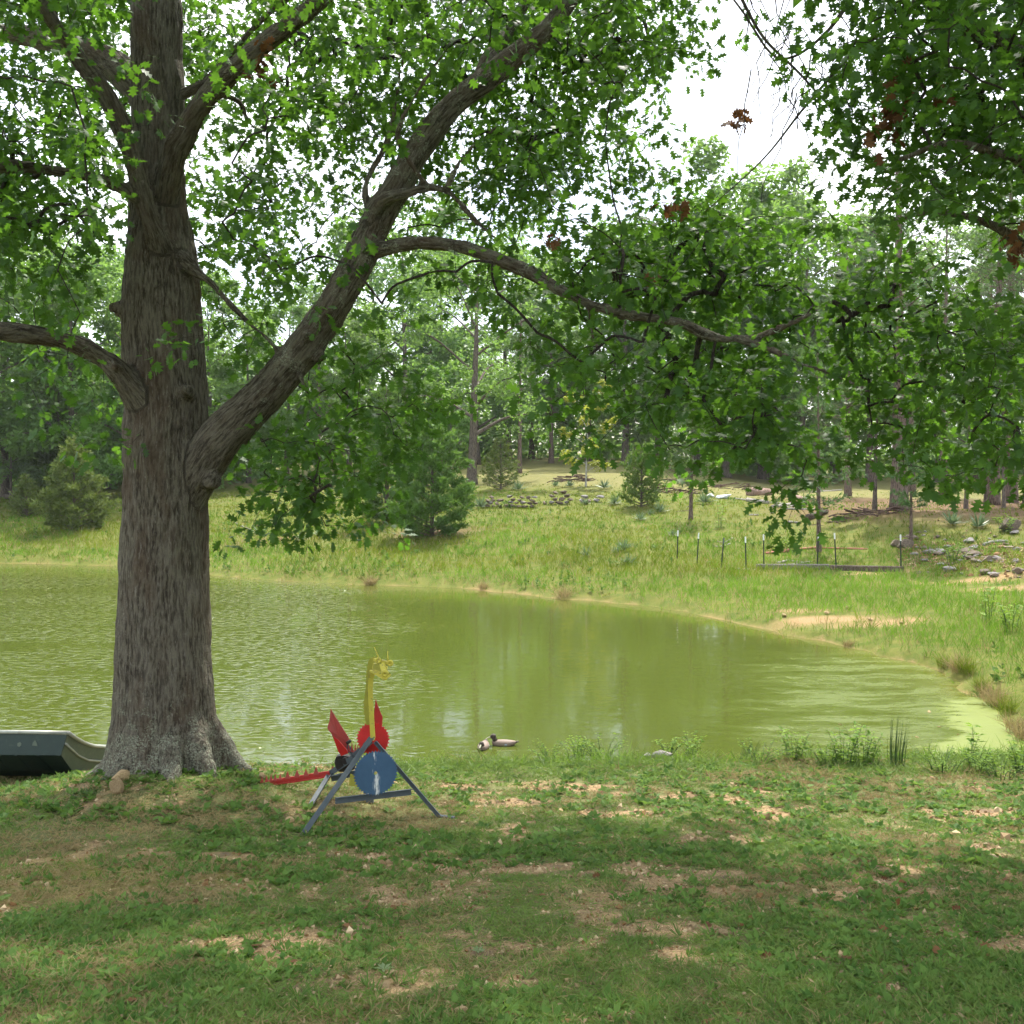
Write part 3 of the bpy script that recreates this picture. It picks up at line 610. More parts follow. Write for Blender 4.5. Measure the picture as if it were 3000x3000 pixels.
# ------------------------------------------------------------------ the big oak
def limb(rows, n):                      # rows: x, y (1932 px picture), width px, depth -> samples (x,y,z,r)
    a = np.array([[*PD(x, y, d), .5*w_*K/FPX*d] for x, y, w_, d in rows]); return spline(a, n)
TRUNK = [(313,1505,285,11.5),(313,1462,256,11.5),(312,1420,220,11.5),(311,1360,195,11.5),(311,1280,180,11.5),(311,1180,170,11.5),(312,1000,160,11.5),(314,850,156,11.5),(315,740,152,11.5),
 (308,620,144,11.5),(305,500,132,11.5),(300,400,106,11.5),(298,300,92,11.5),(297,150,92,11.5),(295,0,92,11.5),(300,-200,80,11.5),(310,-420,56,11.4),(330,-640,30,11.3)]
LIMBS = [
 [(330,1080,50,11.5),(342,990,66,11.45),(364,915,78,11.4),(396,855,82,11.3),(445,796,80,11.2),(522,720,70,11.1),(600,620,64,11.0),(668,512,62,10.9),(710,420,58,10.9),(750,350,54,10.9),(790,282,50,11.0),(850,205,46,11.1),(920,148,44,11.2),(1000,82,38,11.3),(1060,20,32,11.4),(1130,-90,24,11.5),(1200,-220,14,11.6)],
 [(650,520,36,10.9),(690,480,36,10.85),(740,467,30,10.75),(800,459,30,10.6),(870,466,28,10.4),(940,490,26,10.2),(1000,516,25,10.05),(1060,550,23,9.9),(1130,579,22,9.75),(1200,594,21,9.6),(1290,611,20,9.5),(1340,635,18,9.4),(1410,640,14,9.3),(1470,622,12,9.2),(1530,592,9,9.1),(1575,568,6,9.0)],
 [(1390,638,14,9.3),(1440,655,13,9.2),(1500,680,11,9.1),(1570,706,10,9.0),(1640,740,8,8.9),(1700,772,6,8.8),(1765,792,5,8.7),(1840,815,4,8.6)],
 [(300,800,60,11.4),(268,755,62,11.2),(225,702,48,11.0),(180,667,38,10.9),(120,642,34,10.7),(60,630,34,10.5),(0,624,34,10.3),(-90,600,28,10.0),(-200,560,18,9.7)],
 [(318,500,60,11.4),(300,455,44,11.15),(276,400,38,11.0),(258,330,34,10.9),(240,270,36,10.8),(200,182,36,10.6),(150,112,34,10.4),(100,42,28,10.2),(60,-25,24,10.0),(10,-130,14,9.8)],
 [(262,380,26,10.95),(225,352,24,10.8),(180,336,22,10.7),(100,322,22,10.5),(0,312,26,10.2),(-90,300,18,10.0)],
 [(290,215,60,11.6),(248,150,64,11.8),(180,102,46,12.1),(80,72,40,12.5),(0,60,36,12.8),(-110,30,24,13.2)],
 [(308,390,50,11.35),(330,290,46,11.1),(345,258,44,11.0),(372,208,40,10.9),(420,150,38,10.8),(500,82,34,10.6),(580,22,34,10.4),(640,-40,28,10.2),(720,-140,16,10.0)],
 [(345,490,40,11.3),(372,515,22,11.2),(400,535,15,11.15),(448,588,14,11.1),(505,640,11,11.0),(548,690,7,10.9)],
 [(690,440,26,10.85),(720,382,26,10.7),(770,362,20,10.6),(800,355,18,10.5),(845,362,14,10.3),(900,420,10,10.2),(960,470,7,10.1)],
 [(812,362,14,10.5),(770,300,14,10.4),(752,250,13,10.3),(790,170,11,10.2),(850,80,9,10.1),(900,0,7,10.0)],
 [(700,430,16,10.9),(690,350,16,10.9),(730,270,12,10.9),(745,200,10,10.9),(760,110,7,11.0)],
 [(842,360,12,10.3),(870,300,10,10.2),(930,245,8,10.1),(1010,190,6,10.0)],
 [(905,150,30,11.2),(925,110,34,11.5),(965,50,26,11.8),(1010,-30,18,12.0)],
 [(560,690,16,11.0),(585,760,10,10.8),(620,850,7,10.6),(640,930,5,10.4)],
 [(1110,575,13,9.8),(1118,630,10,9.7),(1150,700,7,9.6)],
 [(345,180,22,11.2),(400,140,18,11.0),(380,200,8,11.0)][:2]+[(470,60,14,11.0),(560,-20,10,11.0)],
 [(400,180,14,11.0),(450,190,12,11.1),(480,240,10,11.2),(550,225,8,11.4),(620,205,6,11.6)],
 [(300,-150,50,11.5),(420,-260,40,12.5),(560,-360,26,13.8),(680,-420,14,15.0)],
 [(300,-260,46,11.5),(200,-350,36,10.6),(80,-440,20,9.6)],
 [(300,-330,40,11.4),(380,-480,30,10.4),(470,-600,16,9.6)],
]
skel = [limb(TRUNK, 150)]+[limb(r, 16*len(r)) for r in LIMBS]
def knob(x, y, d, toward, r):           # pruned stub / burl
    c = PD(x, y, d); t = np.array(toward, float); L = np.linalg.norm(t)
    return np.stack([np.append(c+t*s, r*q) for s, q in ((0,1.0),(.35,1.0),(.7,.95),(.95,.75),(1.0,.45))])
KN = [knob(250,590,11.4,(-.20,-.10,.06),.075), knob(392,905,11.25,(.12,-.10,-.01),.10), knob(360,745,11.25,(.02,-.30,.04),.075), knob(585,668,11.0,(.16,-.05,-.05),.075), knob(225,695,10.95,(.02,-.17,.0),.055)]
KN += [knob(585,640,10.95,(.02,-.22,.02),.045)]
mbk = MB()
for s in skel:
    big = s[:, 3].max() > .07
    mbk.add(*tube(s[:, :3], s[:, 3], 20 if big else 8))
for s in KN: mbk.add(*tube(spline(s, 12)[:, :3], np.maximum(spline(s, 12)[:, 3], .01), 14))
for k in range(9):                      # root buttresses
    a = k*2*math.pi/9+.3*math.sin(k*3.1); L = .80+.22*math.sin(k*5.3+1)
    q = []
    for t_, rr_, zz in ((.36,.13,.62),(.58,.13,.28),(.80,.10,.07),(.80+.28*L,.05,-.03)):
        x = TREE[0]+math.cos(a)*t_*.92; y = TREE[1]+math.sin(a)*t_*.92; q.append((x, y, max(tz(x, y), .3)+zz-.04, rr_))
    s = spline(np.array(q), 14); mbk.add(*tube(s[:, :3], s[:, 3], 12))
v, f, _ = mbk.arrays()
tmp = mesh('oak_tmp', v, f, M['oakbark']); to = obj('oak_tmp', tmp)
rm = to.modifiers.new('r', 'REMESH'); rm.mode = 'VOXEL'; rm.voxel_size = .033; rm.adaptivity = 0
sm = to.modifiers.new('s', 'SMOOTH'); sm.factor = .5; sm.iterations = 4
dg = bpy.context.evaluated_depsgraph_get(); ev = to.evaluated_get(dg); em = ev.to_mesh()
nv = len(em.vertices); v = np.empty(nv*3, np.float32); em.vertices.foreach_get('co', v); v = v.reshape(-1, 3).astype(float)
vnorm = np.empty(nv*3, np.float32); em.vertices.foreach_get('normal', vnorm); vnorm = vnorm.reshape(-1, 3)
em.calc_loop_triangles(); nt_ = len(em.loop_triangles); f = np.empty(nt_*3, np.int32); em.loop_triangles.foreach_get('vertices', f); f = f.reshape(-1, 3)
ev.to_mesh_clear(); bpy.data.objects.remove(to); bpy.data.meshes.remove(tmp)
# bark coordinates: position in the frame of the nearest limb (so that furrows run along it)
best = np.full(nv, 1e9); barkc = np.zeros((nv, 3))
for si, s in enumerate(skel):
    pts = s[::3, :3]; r_ = s[::3, 3]
    T = nrm(np.gradient(pts, axis=0)); arc = np.concatenate([[0], np.cumsum(np.linalg.norm(np.diff(pts, axis=0), axis=1))])
    lo = pts.min(0)-1; hi = pts.max(0)+1; cand = np.where(((v > lo) & (v < hi)).all(1))[0]
    for c0 in range(0, len(cand), 20000):
        ix = cand[c0:c0+20000]; d = np.linalg.norm(v[ix][:, None]-pts[None], axis=2)/np.maximum(r_, .01)[None]
        k = d.argmin(1); m = d[np.arange(len(ix)), k]; b = m < best[ix]; ix, k, m = ix[b], k[b], m[b]
        best[ix] = m; rel = v[ix]-pts[k]; t = T[k]; al = np.sum(rel*t, -1)
        e1 = nrm(np.cross(t, np.array([.31, .9, .1]))); e2 = np.cross(t, e1)
        barkc[ix] = np.stack([np.sum(rel*e1, -1)+si*3.7, np.sum(rel*e2, -1), arc[k]+al], -1)
bc = barkc
rid = np.abs(vn3(bc[:, 0]*17, bc[:, 1]*17, bc[:, 2]*2.6, 4)-.5)*2+.5*np.abs(vn3(bc[:, 0]*34, bc[:, 1]*34, bc[:, 2]*6, 9)-.5)*2
lump = vn3(v[:, 0]*3, v[:, 1]*3, v[:, 2]*3, 2)-.5
hgt0 = v[:, 2]-TREE[2]
bigr = sstep(2.2, .6, best*0+1.0)
v = v+vnorm*((rid-.5)*.028+lump*.030)[:, None]
lich = np.clip(1.15-hgt0/1.1, 0, 1)+.45*sstep(2.5, 5, hgt0)*sstep(-3.2, -2.6, v[:, 0])
oak = thing('oak_tree', 'huge oak with lichen covered trunk and long low limb over the pond lawn', 'tree', tuple(TREE))
v = v-TREE
tr = obj('trunk', mesh('trunk', v, f, M['oakbark'], None, True, dict(bark=bc, lichen=lich)), oak)

# foliage: density seen across the crown, spread through its real depth
GRID = ["66526777777888" "631000000", "66526666777788" "720000000", "36524666777778" "600000000", "57623563454888" "510000000", "66526884235774" "554100000",
        "53116764322367" "777764100", "75004321343457" "888875100", "53003321000055" "666665445", "11312234331046" "777765444", "01311244440013" "566664356",
        "00100366410000" "135651134", "00001256400000" "001320000", "00000000000000" "000000000"]
GRID_R = {0:(17,"146777"),1:(17,"136888"),2:(18,"35788"),3:(18,"36777"),4:(19,"3654"),5:(19,"1333"),6:(21,"12"),7:(22,"2")}
CELL = 84
def grid_pts(cells, per, g, dm):
    out_ = []
    for (r, c, val) in cells:
        cov = min(.965, val/8.6); n_ = -math.log(1-cov)*per; n_ = int(n_)+(g.uniform() < n_-int(n_))
        for _ in range(n_):
            x = (c+g.uniform(-.12, 1.12))*CELL; y = (r+g.uniform(-.12, 1.12))*CELL; out_.append((x, y, dm(x, y, g)))
    return out_
def oak_depth(x, y, g):
    if x < 260: m, s = 10.6, 1.3
    elif x > 1400 and y > 480: m, s = 9.4, .9
    elif 400 < x < 900 and y > 640: m, s = 11.2, .8
    elif y > 480: m, s = 10.6, 1.3
    else: m, s = 12.6, 2.3
    return max(8.2, g.normal(m, s))
allp = np.concatenate(skel)
limb_px = []                            # silhouettes of the limbs, so that leaves do not bury them
for s in skel[:10]:
    q = s[::4]; d = q[:, 1]; limb_px.append(np.stack([(1500+q[:, 0]/d*FPX)/K, (1400+(4-q[:, 2])/d*FPX)/K, q[:, 3]/d*FPX/K, d], -1))
limb_px = np.concatenate(limb_px)
def clear_limbs(lst, g, pr=.86):
    o = []
    for x, y, d in lst:
        k = (np.hypot(limb_px[:, 0]-x, limb_px[:, 1]-y) < limb_px[:, 2]+np.where(limb_px[:, 2] > 18, 36, 26)) & (limb_px[:, 3] > d-.25)
        if k.any() and g.uniform() < pr:
            if g.uniform() < .6: o.append((x, y, limb_px[k, 3].max()+abs(g.normal(.9, .5))+.3))
            continue
        o.append((x, y, d))
    return o
def foliage(P3, root_pts, g, kl, size, tmpl, twigs, droop=.35, spread=.24, least=0):
    """leaf sprays at the points P3, hung on twigs from the nearest limbs; returns leaf arrays"""
    P3 = np.asarray(P3); n = len(P3)
    RP = root_pts[:, :3]
    # grow twigs outwards from the limbs: every spray hangs on the nearest point already grown
    d = np.linalg.norm(P3[:, None]-RP[None], axis=2); k = d.argmin(1); best_d = d[np.arange(n), k].copy()
    par = np.full(n, -1); root = RP[k]; done = np.zeros(n, bool); order = []
    for _ in range(n):
        i = int(np.where(done, 1e9, best_d).argmin()); done[i] = True; order.append(i)
        dn_ = np.linalg.norm(P3-P3[i], axis=1)*1.06+.03; up = (~done) & (dn_ < best_d)
        best_d[up] = dn_[up]; par[up] = i
    cnt = np.ones(n)
    for i in order[::-1]:
        if par[i] >= 0: cnt[par[i]] += cnt[i]
    dirs = np.zeros((n, 3))
    for i in range(n):
        a_ = P3[par[i]] if par[i] >= 0 else root[i]; b_ = P3[i]; L = np.linalg.norm(b_-a_)
        if L < .02: dirs[i] = g.normal(size=3); continue
        dirs[i] = (b_-a_)/L
        if L > 3.5 or cnt[i] < least: continue
        r1 = min(.026, .0018*math.sqrt(cnt[i])); r0 = min(.03, .0018*math.sqrt(cnt[i]+1))
        mid = (a_+b_)/2+np.array([0, 0, .09*L])+g.normal(0, .045*L, 3); big = cnt[i] > 6
        twigs.add(*tube(spline(np.array([a_, mid, b_]), 7 if big else 5), np.linspace(r0, r1, 7 if big else 5), 5 if big else 3, False))
    dirs = nrm(dirs+g.normal(0, .35, (n, 3))+np.array([0, 0, -.15]))
    m = n*kl; D = np.repeat(dirs, kl, 0); t = g.uniform(-.5, 1, m)
    rad = rdir(m, g); rad = nrm(rad-D*np.sum(rad*D, -1, keepdims=True))
    pos = np.repeat(P3, kl, 0)+D*(t*spread)[:, None]+rad*g.uniform(.02, spread*.75, m)[:, None]
    X = nrm(D*g.uniform(.1, .9, m)[:, None]+rad*1.0+np.array([0, 0, -droop])*g.uniform(.2, 1.6, m)[:, None])
    Z = np.array([0, 0, 1.])+g.normal(0, .45, (m, 3))
    S = size*g.uniform(.62, 1.2, m); rn = np.clip(np.repeat(g.uniform(0, 1, n), kl)*.6+g.uniform(0, .4, m), 0, 1)
    return pos, X, Z, S, rn
def crown_part(name, parent, org, sets, mat, nleaf_obj, leafname='leaf'):
    """sets: list of (pos,X,Z,S,rn,template); the largest-looking leaves of the first set become leaf objects"""
    pos, X, Z, S, rn, T = sets[0]
    d = pos[:, 1]; px = np.abs(pos[:, 0]/d); ok = (px < .49) & ((pos[:, 2]-4)/d < .46)
    order = np.argsort(np.where(ok, -S/d, 1)); pick = order[:nleaf_obj]; rest = np.setdiff1d(np.arange(len(pos)), pick)
    mb = MB()
    vv, ff = scatter(T[0], T[1], pos[rest]-org, X[rest], Z[rest], S[rest]); mb.add(vv, ff, np.repeat(rn[rest], len(T[0])))
    for pos2, X2, Z2, S2, rn2, T2 in sets[1:]:
        vv, ff = scatter(T2[0], T2[1], pos2-org, X2, Z2, S2); mb.add(vv, ff, np.repeat(rn2, len(T2[0])))
    o = mbo(name, mb, mat, parent); tag(o, kind='stuff')
    base = [mesh(leafname, T[0], T[1], mat, np.full(len(T[0]), q)) for q in (.15, .4, .65, .9)]
    Xn = nrm(X[pick]); Zn = nrm(Z[pick]-Xn*np.sum(Xn*Z[pick], -1, keepdims=True)); Yn = np.cross(Zn, Xn)
    for j, i in enumerate(pick):
        lo = bpy.data.objects.new(leafname, base[min(3, int(rn[i]*4))]); C.objects.link(lo); lo.parent = parent
        m = Matrix.Identity(4)
        for r_ in range(3):
            m[r_][0], m[r_][1], m[r_][2], m[r_][3] = Xn[j][r_]*S[i], Yn[j][r_]*S[i], Zn[j][r_]*S[i], pos[i][r_]-org[r_]
        lo.matrix_local = m
g4 = np.random.default_rng(5)
cells = [(r, c, int(ch)) for r, row in enumerate(GRID) for c, ch in enumerate(row) if ch != '0']
cells += [(r, c, 6) for r in range(0, 7) for c in (-1, -2)] + [(-1, c, 6) for c in range(-2, 16)]
lst = clear_limbs(grid_pts(cells, 25.0, g4, oak_depth), g4)
P3 = np.array([PD(*q) for q in lst])
cl = vn3(P3[:, 0]*1.1, P3[:, 1]*1.1, P3[:, 2]*1.1, 8); P3 = P3[cl > .42]; cl = vn3(P3[:, 0]*2.6, P3[:, 1]*2.6, P3[:, 2]*2.6, 48); P3 = P3[cl > .30]; P3 = P3[P3[:, 2] > 1.2]
twg = MB(); twu = MB()
A1 = foliage(P3, allp[::4], g4, 14, .116, None, twg, .35, .20)
# the upper crown, above the picture's edge
n = 3200; q = rdir(n, g4)*(g4.uniform(.35, 1, n)**.5)[:, None]*np.array([9.0, 7.6, 6.2])+np.array([TREE[0]+1.6, TREE[1]+.9, 12.2])
top = 4+(q[:, 1]*.50); q = q[(q[:, 2] > np.maximum(top, 7.2)+.15) & (vn3(q[:, 0]*.8, q[:, 1]*.8, q[:, 2]*.8, 18) > .36)]
A2 = foliage(q, allp[::4], g4, 9, .24, None, twu, .3, .36, 3)
crown_part('crown', oak, TREE, [(*A1, (OAKV, OAKF)), (*A2, (DIAV, DIAF))], M['oakleaf'], 220)
for nm, t_ in (('twigs', twg), ('upper_twigs', twu)):
    v, f, _ = t_.arrays(); tag(obj(nm, mesh(nm, v-TREE, f, M['twig'], None), oak), kind='stuff')
def dead_bunch(parent, org, spots, g):
    for (x, y, d, wv, hv, n_) in spots:
        c = PD(x, y, d); pp = c+g.normal(size=(n_, 3))*np.array([wv, wv, hv])
        vv, ff = scatter(OAKV, OAKF, pp-org, rdir(n_, g)+np.array([0, 0, -.8]), rdir(n_, g), g.uniform(.08, .14, n_))
        tag(obj('dead_leaf_cluster', mesh('dead_leaf_cluster', vv, ff, M['deadleaf'], np.repeat(g.uniform(0, 1, n_), len(OAKV))), parent), kind='stuff')
dead_bunch(oak, TREE, ((495,125,10.4,.05,.11,40),(1272,388,10.2,.07,.035,24),(1228,520,9.8,.03,.04,5),(1040,445,10.4,.03,.04,5)), g4)

# ------------------------------------------------------------------ the second oak, its trunk out of the picture on the right
T2 = np.array([6.9, 8.6, tz(6.9, 8.6)])
def wl(rows, n): return spline(np.array(rows, float), n)
sk2 = [wl([(6.9,8.6,T2[2]-.2,.42),(6.85,8.6,T2[2]+1,.33),(6.8,8.6,4,.29),(6.75,8.6,7,.25),(6.7,8.7,10,.17),(6.6,8.7,13,.08)], 60)]
def e(x, y, d, r): return (*PD(x, y, d), r)
sk2 += [wl([(6.8,8.6,5.2,.16),(5.6,8.6,6.4,.13),e(1932,110,8.7,.105),e(1850,62,8.6,.085),e(1790,30,8.5,.06),e(1700,-40,8.4,.045),e(1580,-110,8.3,.025)], 50),
 wl([(6.8,8.6,4.4,.12),(5.6,8.2,5.1,.08),e(1960,330,8.0,.05),e(1880,290,7.9,.035),e(1790,270,7.8,.025),e(1700,300,7.7,.015)], 40),
 wl([(6.8,8.6,3.9,.11),(5.6,8.4,4.7,.07),e(1950,480,8.2,.045),e(1860,420,8.1,.03),e(1760,400,8.0,.02),e(1680,420,7.9,.012)], 40),
 wl([(6.75,8.6,6.6,.13),(5.4,9.4,7.8,.09),e(1830,-90,9.4,.06),e(1700,40,9.4,.03),e(1620,90,9.5,.018),e(1520,200,9.6,.012),e(1440,300,9.6,.008),e(1330,400,9.7,.004)], 60),
 wl([e(1640,-60,9.4,.03),e(1560,60,9.5,.016),e(1470,110,9.6,.012),e(1400,20,9.6,.010),e(1340,-60,9.6,.008)], 30),
 wl([e(1390,-20,9.5,.016),e(1440,70,9.5,.014),e(1510,140,9.5,.011),e(1590,230,9.5,.008),e(1680,330,9.5,.004)], 40),
 wl([(6.7,8.6,8,.14),(5.2,7.6,9.2,.1),(3.8,7.0,10,.06),(2.2,6.6,10.4,.03)], 30), wl([(6.7,8.7,9,.12),(5.2,10.5,10.4,.09),(4.0,12,11.2,.05)], 30), wl([(6.8,8.6,6,.14),(8.4,7.4,7.4,.09),(10,6.4,8.6,.05)], 30), wl([(6.8,8.6,5.6,.13),(6.2,6.6,6.6,.09),(5.0,4.6,7.4,.05)], 30)]
g5 = np.random.default_rng(9)
bare_tw = MB()                          # thin bare twigs hanging in the gap
for _ in range(46):
    x0 = g5.uniform(1385, 1640); y0 = g5.uniform(-60, 200); L = g5.uniform(40, 230); dx = g5.uniform(-.5, .6); d0 = g5.uniform(9.2, 9.9)
    q = [PD(x0+dx*L*t+g5.normal(0, 5), y0+L*t, d0+g5.normal(0, .03)) for t in np.linspace(0, 1, 7)]
    bare_tw.add(*tube(np.array(q), np.linspace(.0065, .003, 7), 4, False))
oak2 = thing('oak_tree', 'leafy oak boughs reaching in over the right hand lawn with bare dangling twigs', 'tree', tuple(T2))
mb = MB()
for s in sk2: mb.add(*tube(s[:, :3], s[:, 3], 14 if s[0, 3] > .1 else 8))
v, f, _ = mb.arrays(); nvv = len(v)
obj('trunk', mesh('trunk', v-T2, f, M['oakbark'], None, True, dict(bark=v*np.array([1, 1, 1]), lichen=np.full(nvv, .35))), oak2)
v, f, _ = bare_tw.arrays(); tag(obj('bare_twigs', mesh('bare_twigs', v-T2, f, M['twig']), oak2), kind='stuff')
cells = [(r, c0+i, int(ch)) for r, (c0, row) in GRID_R.items() for i, ch in enumerate(row) if ch != '0']
cells += [(r, c, 7) for r in range(0, 5) for c in (23, 24, 25)]+[(-1, c, 7) for c in range(18, 26)]
lst = grid_pts(cells, 10.5, g5, lambda x, y, g: max(6.6, g.normal(8.6, 1.0)))
P3 = np.array([PD(*q) for q in lst]); cl = vn3(P3[:, 0]*2.6, P3[:, 1]*2.6, P3[:, 2]*2.6, 58); P3 = P3[cl > .38]; tw2 = MB(); tw2u = MB()
allq = np.concatenate(sk2)
B1 = foliage(P3, allq[::3], g5, 14, .104, None, tw2, .35, .19)
n = 2000; q = rdir(n, g5)*(g5.uniform(.3, 1, n)**.5)[:, None]*np.array([7.2, 7.5, 4.6])+np.array([5.4, 7.2, 10.2])
top = 4+(q[:, 1]*.50); infr = (q[:, 1] > 0) & (np.abs(q[:, 0]) < q[:, 1]*.53) & (q[:, 2] < top+.2)
q = q[~infr & (q[:, 2] > 4.6) & (vn3(q[:, 0]*.8, q[:, 1]*.8, q[:, 2]*.8, 28) > .36)]
B2 = foliage(q, allq[::3], g5, 9, .24, None, tw2u, .3, .36, 3)
crown_part('crown', oak2, T2, [(*B1, (OAKV, OAKF)), (*B2, (DIAV, DIAF))], M['oakleaf'], 160)
for nm, t_ in (('twigs', tw2), ('upper_twigs', tw2u)):
    v, f, _ = t_.arrays(); tag(obj(nm, mesh(nm, v-T2, f, M['twig'], None), oak2), kind='stuff')
dead_bunch(oak2, T2, ((1700,175,8.0,.05,.08,22),(1688,225,8.0,.05,.08,20),(1650,250,8.0,.04,.05,10),(1395,220,9.6,.05,.06,16),(1918,462,7.8,.04,.06,16),(1770,175,8.0,.04,.04,8)), g5)
# ------------------------------------------------------------------ woodland trees: one of each kind, then copies
def leaf_cloud(cent, rad, per, size, g, flat=.6, T=(DIAV, DIAF)):
    n = len(cent); m = n*per
    q = rdir(m, g)*(g.uniform(.15, 1, m)**.5)[:, None]*np.repeat(rad, per)[:, None]*np.array([1, 1, flat])
    X = nrm(rdir(m, g)*np.array([1, 1, .6])+np.array([0, 0, -.25])); Z = np.array([0, 0, 1.])+g.normal(0, .6, (m, 3))
    v, f = scatter(T[0], T[1], np.repeat(cent, per, 0)+q, X, Z, size*g.uniform(.6, 1.3, m))
    return v, f, np.repeat(np.clip(np.repeat(g.uniform(0, 1, n), per)*.55+g.uniform(0, .45, m), 0, 1), len(T[0]))
def trunk_path(H, r, g, lean=.03, wig=.02):
    t = np.linspace(0, 1, 10); p = np.stack([lean*H*t+g.normal(0, wig*H*.15, 10)*t, g.normal(0, wig*H*.15, 10)*t, H*t-.25*(1-t)], -1)
    rr = r*(1-.85*t); rr[0] *= 1.35; return spline(np.column_stack([p, rr]), 26)
def deciduous(seed, H, R, r, clear, nclump=75, per=85, size=.26, leaf='bgleaf', bark='bark'):
    g = np.random.default_rng(seed); s = trunk_path(H*.88, r, g); mb = MB(); mb.add(*tube(s[:, :3], s[:, 3], 10)); cen = []
    nl = 11
    for k in range(nl):
        h = clear+(0.86-clear)*k/(nl-1); i = int(h/.88*25); i = min(i, 24); a = k*2.4+g.uniform(-.4, .4)
        L = R*math.sqrt(max(.12, 1-((h-.5)/.52)**2))*g.uniform(.75, 1.1)
        p0 = s[i, :3]; d = np.array([math.cos(a), math.sin(a), .35+.5*h])
        q = np.array([p0, p0+d*L*.45+np.array([0, 0, .04*L]), p0+d*L*.8+np.array([0, 0, -.03*L]), p0+d*L+np.array([0, 0, -.12*L])])
        sp = spline(q, 10); mb.add(*tube(sp, np.linspace(max(.03, s[i, 3]*.5), .015, 10), 6, False))
        for t in (4, 5, 6, 7, 8, 9):
            cen.append(sp[t]+g.normal(0, .10*R, 3))
    cen = np.array(cen); ex = nclump-len(cen)
    if ex > 0:
        q = rdir(ex, g)*(g.uniform(.4, 1, ex)**.4)[:, None]*np.array([R*.95, R*.95, H*(1-clear)*.52]); q[:, 2] += H*(clear+(1-clear)*.5)
        cen = np.concatenate([cen, q])
    rad = g.uniform(.12, .26, len(cen))*R
    v, f, a = leaf_cloud(cen, rad, per, size, g)
    return mb.arrays(), (v, f, a), M[leaf], M[bark]
def pine(seed, H, R, r, clear, step=.75, per=9, nb=5, needle=.30, leaf='needle', dead=True):
    g = np.random.default_rng(seed); s = trunk_path(H, r, g, .015, .012); mb = MB(); mb.add(*tube(s[:, :3], s[:, 3], 10)); tp = []; td = []
    h = clear*H
    while h < H*.985:
        t = (h-clear*H)/(H*(1-clear)); L = R*(.25+.95*(1-t)**.8*min(1, .55+t*2.2))*g.uniform(.8, 1.1); i = min(25, int(h/H*25))
        a0 = g.uniform(0, 6.28)
        for k in range(nb):
            a = a0+k*6.283/nb+g.uniform(-.3, .3); l = L*g.uniform(.65, 1.1); d = np.array([math.cos(a), math.sin(a), .12+.55*t])
            p0 = s[i, :3]+np.array([0, 0, g.uniform(-.2, .2)]); sp = spline(np.array([p0, p0+d*l*.5+np.array([0, 0, -.03*l]), p0+d*l+np.array([0, 0, .10*l])]), 7)
            mb.add(*tube(sp, np.linspace(.035*max(.4, 1-t)*r/.2, .008, 7), 5, False))
            for q in range(per):
                w_ = g.uniform(.35, 1.0); m = sp[min(6, int(w_*6))]+g.normal(0, .09*l+.03, 3)*np.array([1, 1, .45]); tp.append(m); td.append(nrm(d+g.normal(0, .5, 3)+np.array([0, 0, .3])))
        h += step*g.uniform(.8, 1.2)
    if dead:
        for k in range(7):
            hh_ = g.uniform(.25, 1)*clear*H; i = min(25, int(hh_/H*25)); a = g.uniform(0, 6.28); l = g.uniform(.3, .9)
            p0 = s[i, :3]; mb.add(*tube(np.array([p0, p0+np.array([math.cos(a)*l, math.sin(a)*l, -.05])]), [.02, .008], 4, False))
    tp = np.array(tp); td = np.array(td); n = len(tp); kk = 11; m = n*kk
    X = nrm(np.repeat(td, kk, 0)*.7+rdir(m, g)); v, f = scatter(TRIV, TRIF, np.repeat(tp, kk, 0), X, rdir(m, g), np.stack([needle*g.uniform(.6, 1.1, m), np.full(m, needle*.13), np.ones(m)], -1))
    return mb.arrays(), (v, f, np.repeat(np.clip(np.repeat(g.uniform(0, 1, n), kk)*.7+g.uniform(0, .3, m), 0, 1), 3)), M[leaf], M['pinebark']
def cedar(seed, H, R, n=2600, leaf='cedar', cone=1.0, size=.34, base=.03, gap=.0):
    g = np.random.default_rng(seed); s = trunk_path(H*.95, .035*H*.5+.02, g, .01, .01); mb = MB(); mb.add(*tube(s[:, :3], s[:, 3], 8))
    nb = 70; tips = []
    for k in range(nb):
        t = base+(.97-base)*(k/nb)**1.1; a = k*2.39996+g.uniform(-.3, .3)
        prof = (1-t)**cone*min(1, .55+t*2.5); l = R*prof*g.uniform(.72, 1.12)+.05
        p0 = s[min(25, int(t/.95*25)), :3]; d = np.array([math.cos(a), math.sin(a), .35+.5*t])
        p1 = p0+d*l; mb.add(*tube(np.array([p0, (p0+p1)/2+np.array([0, 0, -.03*l]), p1]), [.03*(1-t)+.008, .012, .004], 4, False)); tips.append((p0, p1, d, l))
    pos = []; X = []
    lens = np.array([q[3] for q in tips]); pr = lens**1.3; pr /= pr.sum()
    for k in g.choice(nb, n, p=pr):
        p0, p1, d, l = tips[k]; w_ = g.uniform(.25, 1)**.7; pos.append(p0+(p1-p0)*w_+g.normal(0, .085*l+.03, 3)*np.array([1, 1, .6])*(1.25-.6*w_)); X.append(d*np.array([1, 1, .8])+g.normal(0, .4, 3)+np.array([0, 0, .35]))
    pos = np.array(pos); X = np.array(X); m = 5
    XX = nrm(np.repeat(nrm(X), m, 0)+g.normal(0, .55, (n*m, 3)))
    v, f = scatter(BLAV, BLAF, np.repeat(pos, m, 0), XX, rdir(n*m, g), np.stack([size*g.uniform(.5, 1.1, n*m), np.full(n*m, size*.22), np.ones(n*m)], -1))
    return mb.arrays(), (v, f, np.repeat(np.clip(np.repeat(g.uniform(0, 1, n), m)*.6+g.uniform(0, .4, n*m), 0, 1), 4)), M[leaf], M['bark']
